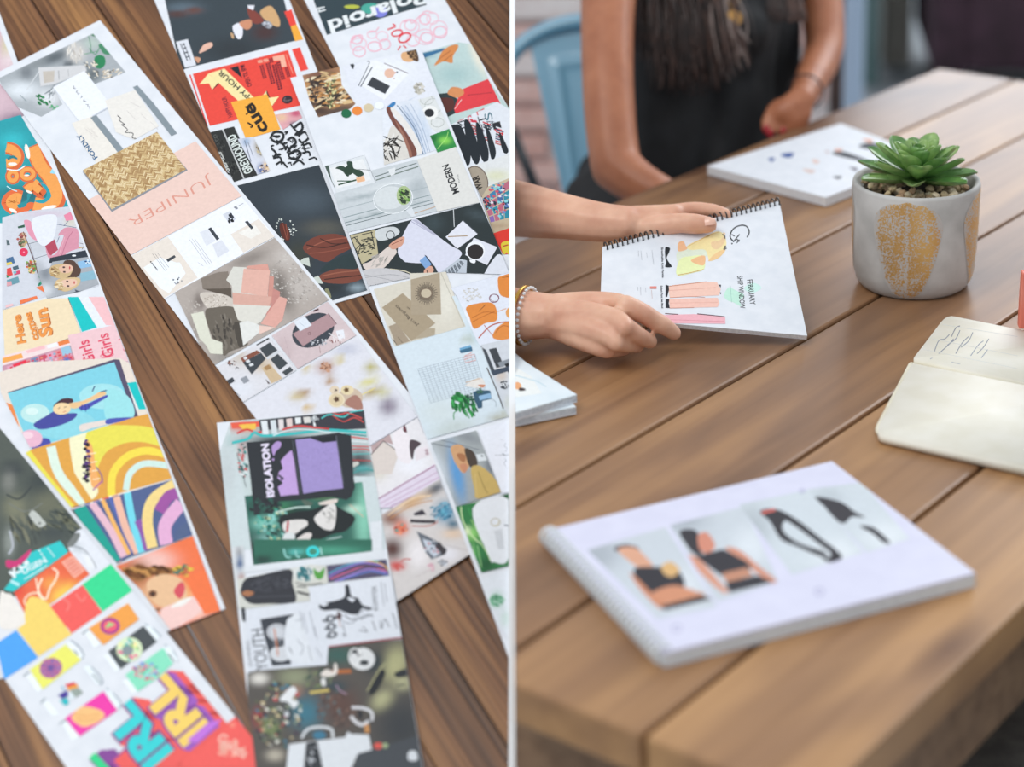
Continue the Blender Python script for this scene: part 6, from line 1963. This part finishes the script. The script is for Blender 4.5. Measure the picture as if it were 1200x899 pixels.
# left hand resting on the table edge
hd = 2.78
for pts in ([(940,116,.022),(930,126,.024),(918,132,.020)], [(938,120,.02),(938,134,.018),(928,142,.016)], [(920,126,.013),(908,132,.011),(899,142,.010),(898,152,.008)],
            [(924,134,.013),(914,142,.011),(906,150,.010),(903,156,.008)], [(932,140,.012),(924,148,.011),(918,154,.009)], [(942,138,.012),(938,148,.010),(931,154,.008)], [(932,122,.014),(914,124,.012),(904,130,.010)]):
    body.append(spl([(DP(x, y, hd-.004*i), r) for i, (x, y, r) in enumerate(pts)]))
organic('body', body, .0045, TAN, wom, 5)
blk = noisemat('black_cotton', '#0d0e11', '#17191d', 30, .75, .2)
top = [spl([D(842, -35, 2.90, .088), D(842, 20, 2.92, .104), D(838, 90, 2.94, .100), D(834, 150, 2.94, .106), D(822, 250, 2.95, .125)]),
       [D(778, -10, 2.82, .066), D(905, -20, 2.99, .066)], spl([D(785, 40, 2.84, .062), D(780, 120, 2.85, .07), D(775, 220, 2.88, .09)]), spl([D(895, 30, 2.99, .066), D(896, 100, 3.0, .062), D(880, 180, 3.0, .075)]),
       [D(835, 30, 2.83, .05), D(870, 35, 2.86, .048)], spl([D(742, 225, 2.86, .075), D(720, 255, 2.84, .09), D(760, 275, 2.7, .08)]), spl([D(742, 225, 2.86, .07), D(716, 212, 2.92, .06)])]
organic('sleeveless_top', top, .007, blk, wom, 6)
redn = mat('red_nail_polish', '#b3202c', .15, coat=1)
for x, y, dd in ((898, 152, -.018), (903, 157, -.018), (918, 155, -.012)):
    bm = bmesh.new(); bmesh.ops.create_icosphere(bm, subdivisions=2, radius=.0066, matrix=Matrix.Translation(DP(x, y, hd+dd)) @ Matrix.Diagonal((.85, .6, 1.25, 1))); bmobj('fingernail', bm, redn, wom, True)
rh = random.Random(11); hairm = [noisemat('dark_hair', '#1d1210', '#33211c', 60, .38), noisemat('brown_hair', '#3f2a24', '#5e443a', 60, .38), noisemat('ashy_hair', '#776660', '#9a8a84', 60, .4)]
bms = [bmesh.new() for _ in range(3)]
for k in range(330):
    u = rh.random(); x0 = 742+u*118; xe = x0+rh.uniform(-8, 16)+(u*14); ye = 62+44*sin(pi*min(1, u*.85+.12))+rh.uniform(-22, 10); dz = rh.uniform(-.03, .01)
    if u < .16: ye = rh.uniform(50, 74)
    P = [DP(x0+rh.uniform(-4, 4), -90, 2.80+u*.06+dz), DP(x0+rh.uniform(-7, 7), -30, 2.765+u*.04+dz), DP((x0+xe)/2+rh.uniform(-9, 9), 25, 2.745+u*.03+dz), DP(xe, ye, 2.742+u*.03+dz)]
    pts = spline([tuple(p) for p in P], 5); n = len(pts); r = rh.uniform(.0016, .0030)
    q = 2 if (u > .72 and rh.random() < .4) or rh.random() < .015 else (1 if rh.random() < (.10+.3*u) else 0)
    tube(bms[q], pts, [r*(1-.75*(i/(n-1))**3) for i in range(n)], 5)
for k in range(46):                                # hair on the far shoulder
    u = rh.random(); P = [DP(893+u*40, -80, 2.88), DP(896+u*40, -20, 2.87), DP(905+u*34+rh.uniform(-6, 6), 8+rh.uniform(0, 16), 2.86), DP(915+u*26, 14+rh.uniform(-4, 12), 2.86)]
    tube(bms[1 if u > .5 else 0], spline([tuple(p) for p in P], 5), .0025, 5)
for k in range(260):                               # crown and back of the head
    a = rh.uniform(.35, 2*pi-.35)+radians(-34); el = rh.random(); c0 = DP(849, -232, 2.90)
    P = [c0+Vector((cos(a)*.03, sin(a)*.03, .088)), c0+Vector((cos(a)*.09, sin(a)*.09, .04)), c0+Vector((cos(a)*.098, sin(a)*.098, -.05)), c0+Vector((cos(a)*.105, sin(a)*.10, -.2-.1*el))]
    tube(bms[0], spline([tuple(p) for p in P], 4), .005, 5)
for bmx, m, nm in zip(bms, hairm, ('dark_hair', 'brown_hair', 'ashy_hair')): bmobj(nm, bmx, m, wom, True, kind='stuff')
bm = bmesh.new(); P = DP(860, 22, 2.755); bmesh.ops.create_cone(bm, cap_ends=True, segments=28, radius1=.0125, radius2=.0125, depth=.003, matrix=Matrix.Translation(P) @ (CAM-P).to_track_quat('Z', 'Y').to_matrix().to_4x4())
bmobj('pendant', bm, mat('brushed_gold', '#c99a5c', .35, .6), wom)
bm = bmesh.new(); tube(bm, spline([tuple(DP(*q)) for q in ((815, -90, 2.82), (835, -30, 2.79), (856, 6, 2.76), (858, 10, 2.757))], 5), .0008, 5); tube(bm, spline([tuple(DP(*q)) for q in ((885, -95, 2.86), (876, -30, 2.79), (863, 6, 2.76), (861, 10, 2.757))], 5), .0008, 5); bmobj('necklace_chain', bm, goldm, wom, kind='stuff')
P0 = DP(944, 108, 2.83); ax = (DP(940, 116, 2.81)-DP(948, 100, 2.86)).normalized(); s1_ = ax.cross(UP).normalized(); s2_ = s1_.cross(ax)
bm = bmesh.new(); tube(bm, [P0+(s1_*cos(t)+s2_*sin(t))*.0285 for t in [2*pi*k/40 for k in range(40)]], .0016, 8, True); bmobj('bracelet', bm, dark, wom, True)
settle(wom)

# ---------------------------------------------------------------- chairs
mblue = mat('light_blue_enamel', '#7fb2cc', .28, spec=.6, coat=.5)
chair = empty('metal_chair', (-.30, 3.15, 0), label='light blue metal chair with pressed panel back behind the woman', category='chair')
dc = 3.12
def CD(x, y, dd=0): return DP(x, y, dc+dd)
rim = [CD(572, 330), CD(566, 200), CD(578, 110), CD(606, 58), CD(648, 32), CD(700, 24), CD(752, 32), CD(792, 60), CD(815, 110), CD(820, 200), CD(812, 330)]
bm = bmesh.new(); tube(bm, spline([tuple(p) for p in rim], 8), .0135, 10); bmobj('back_frame', bm, mblue, chair, True)
# splat, dished and with a pressed rectangle
nrmc = (CD(700, 200)-CD(620, 200)).cross(CD(620, 40)-CD(620, 200)).normalized(); 
if nrmc.dot(CAM-CD(650, 100)) < 0: nrmc = -nrmc
V = []; F = []; nu, nv = 36, 48
for j in range(nv+1):
    t = j/nv; xl = 619+(662-619)*t; xr_ = 782+(744-782)*t; yl = 42+t*196
    for i in range(nu+1):
        s = i/nu; x = xl+(xr_-xl)*s; y = yl-14*sin(pi*s)*(1-t)+6*s*0
        a = min(s-.17, .83-s)/.02; bq = min(t-.2, .97-t)/.02; e = min(a, bq); g = math.exp(-(e/1.3)**2); V.append(CD(x, y)+nrmc*(-.010*sin(pi*s)+.005*g))
for j in range(nv):
    for i in range(nu): q = j*(nu+1)+i; F.append((q, q+nu+1, q+nu+2, q+1))
o = meshobj('back_splat', V, F, mblue, chair, True); md = o.modifiers.new('t', 'SOLIDIFY'); md.thickness = .002
for xx in (0, 1):
    bm = bmesh.new(); a = (CD(572, 330), CD(812, 330))[xx]; tube(bm, [a, Vector((a.x*1.0+(-.03, .03)[xx], a.y+.05, .02))], .0115, 10); bmobj('leg', bm, mblue, chair, True)
    bm = bmesh.new(); f = a+Vector((.0, -.36, 0)); f.z = .45; tube(bm, [f, Vector((f.x+(-.02, .04)[xx], f.y-.04, .02))], .0115, 10); bmobj('leg', bm, mblue, chair, True)
a, b_ = CD(572, 330), CD(812, 330); cx_ = (a.x+b_.x)/2
bm = bmesh.new(); box(bm, (a.x, a.y-.38, .438), (b_.x, a.y+.0, .455), bev=.008); bmobj('seat', bm, mblue, chair, True)
bm = bmesh.new(); tube(bm, [CD(598, 150, .12), CD(634, 235, .12)], .010, 8); bmobj('side_brace', bm, dark, chair, True)
settle(chair)
# grey chair tucked in at the near right corner
gch = empty('grey_chair', TP(1165, 860, -.3)[:], label='dark grey chair tucked under the near right corner of the plank table', category='chair'); gc = noisemat('grey_seat_fabric', '#595754', '#6d6a66', 40, .8, .2)
cA = TP(1185, 840, -.3); cA.z = 0
MG = Matrix((E1, -E2, UP)).transposed().to_4x4(); MG.translation = cA
for nm, lo_, hi_2, m in (('seat', (-.22, -.22, .42), (.22, .22, .47), gc), ('backrest', (-.2, -.26, .52), (.2, -.22, .86), gc), ('leg', (-.21, -.21, 0), (-.18, -.18, .42), dark), ('leg', (.18, -.21, 0), (.21, -.18, .42), dark), ('leg', (-.21, .18, 0), (-.18, .21, .42), dark), ('leg', (.18, .18, 0), (.21, .21, .42), dark), ('back_post', (-.17, -.24, .45), (-.15, -.22, .55), dark), ('back_post', (.15, -.24, .45), (.17, -.22, .55), dark)):
    bm = bmesh.new(); box(bm, lo_, hi_2, MG, bev=.008); bmobj(nm, bm, m, gch, True)
settle(gch)
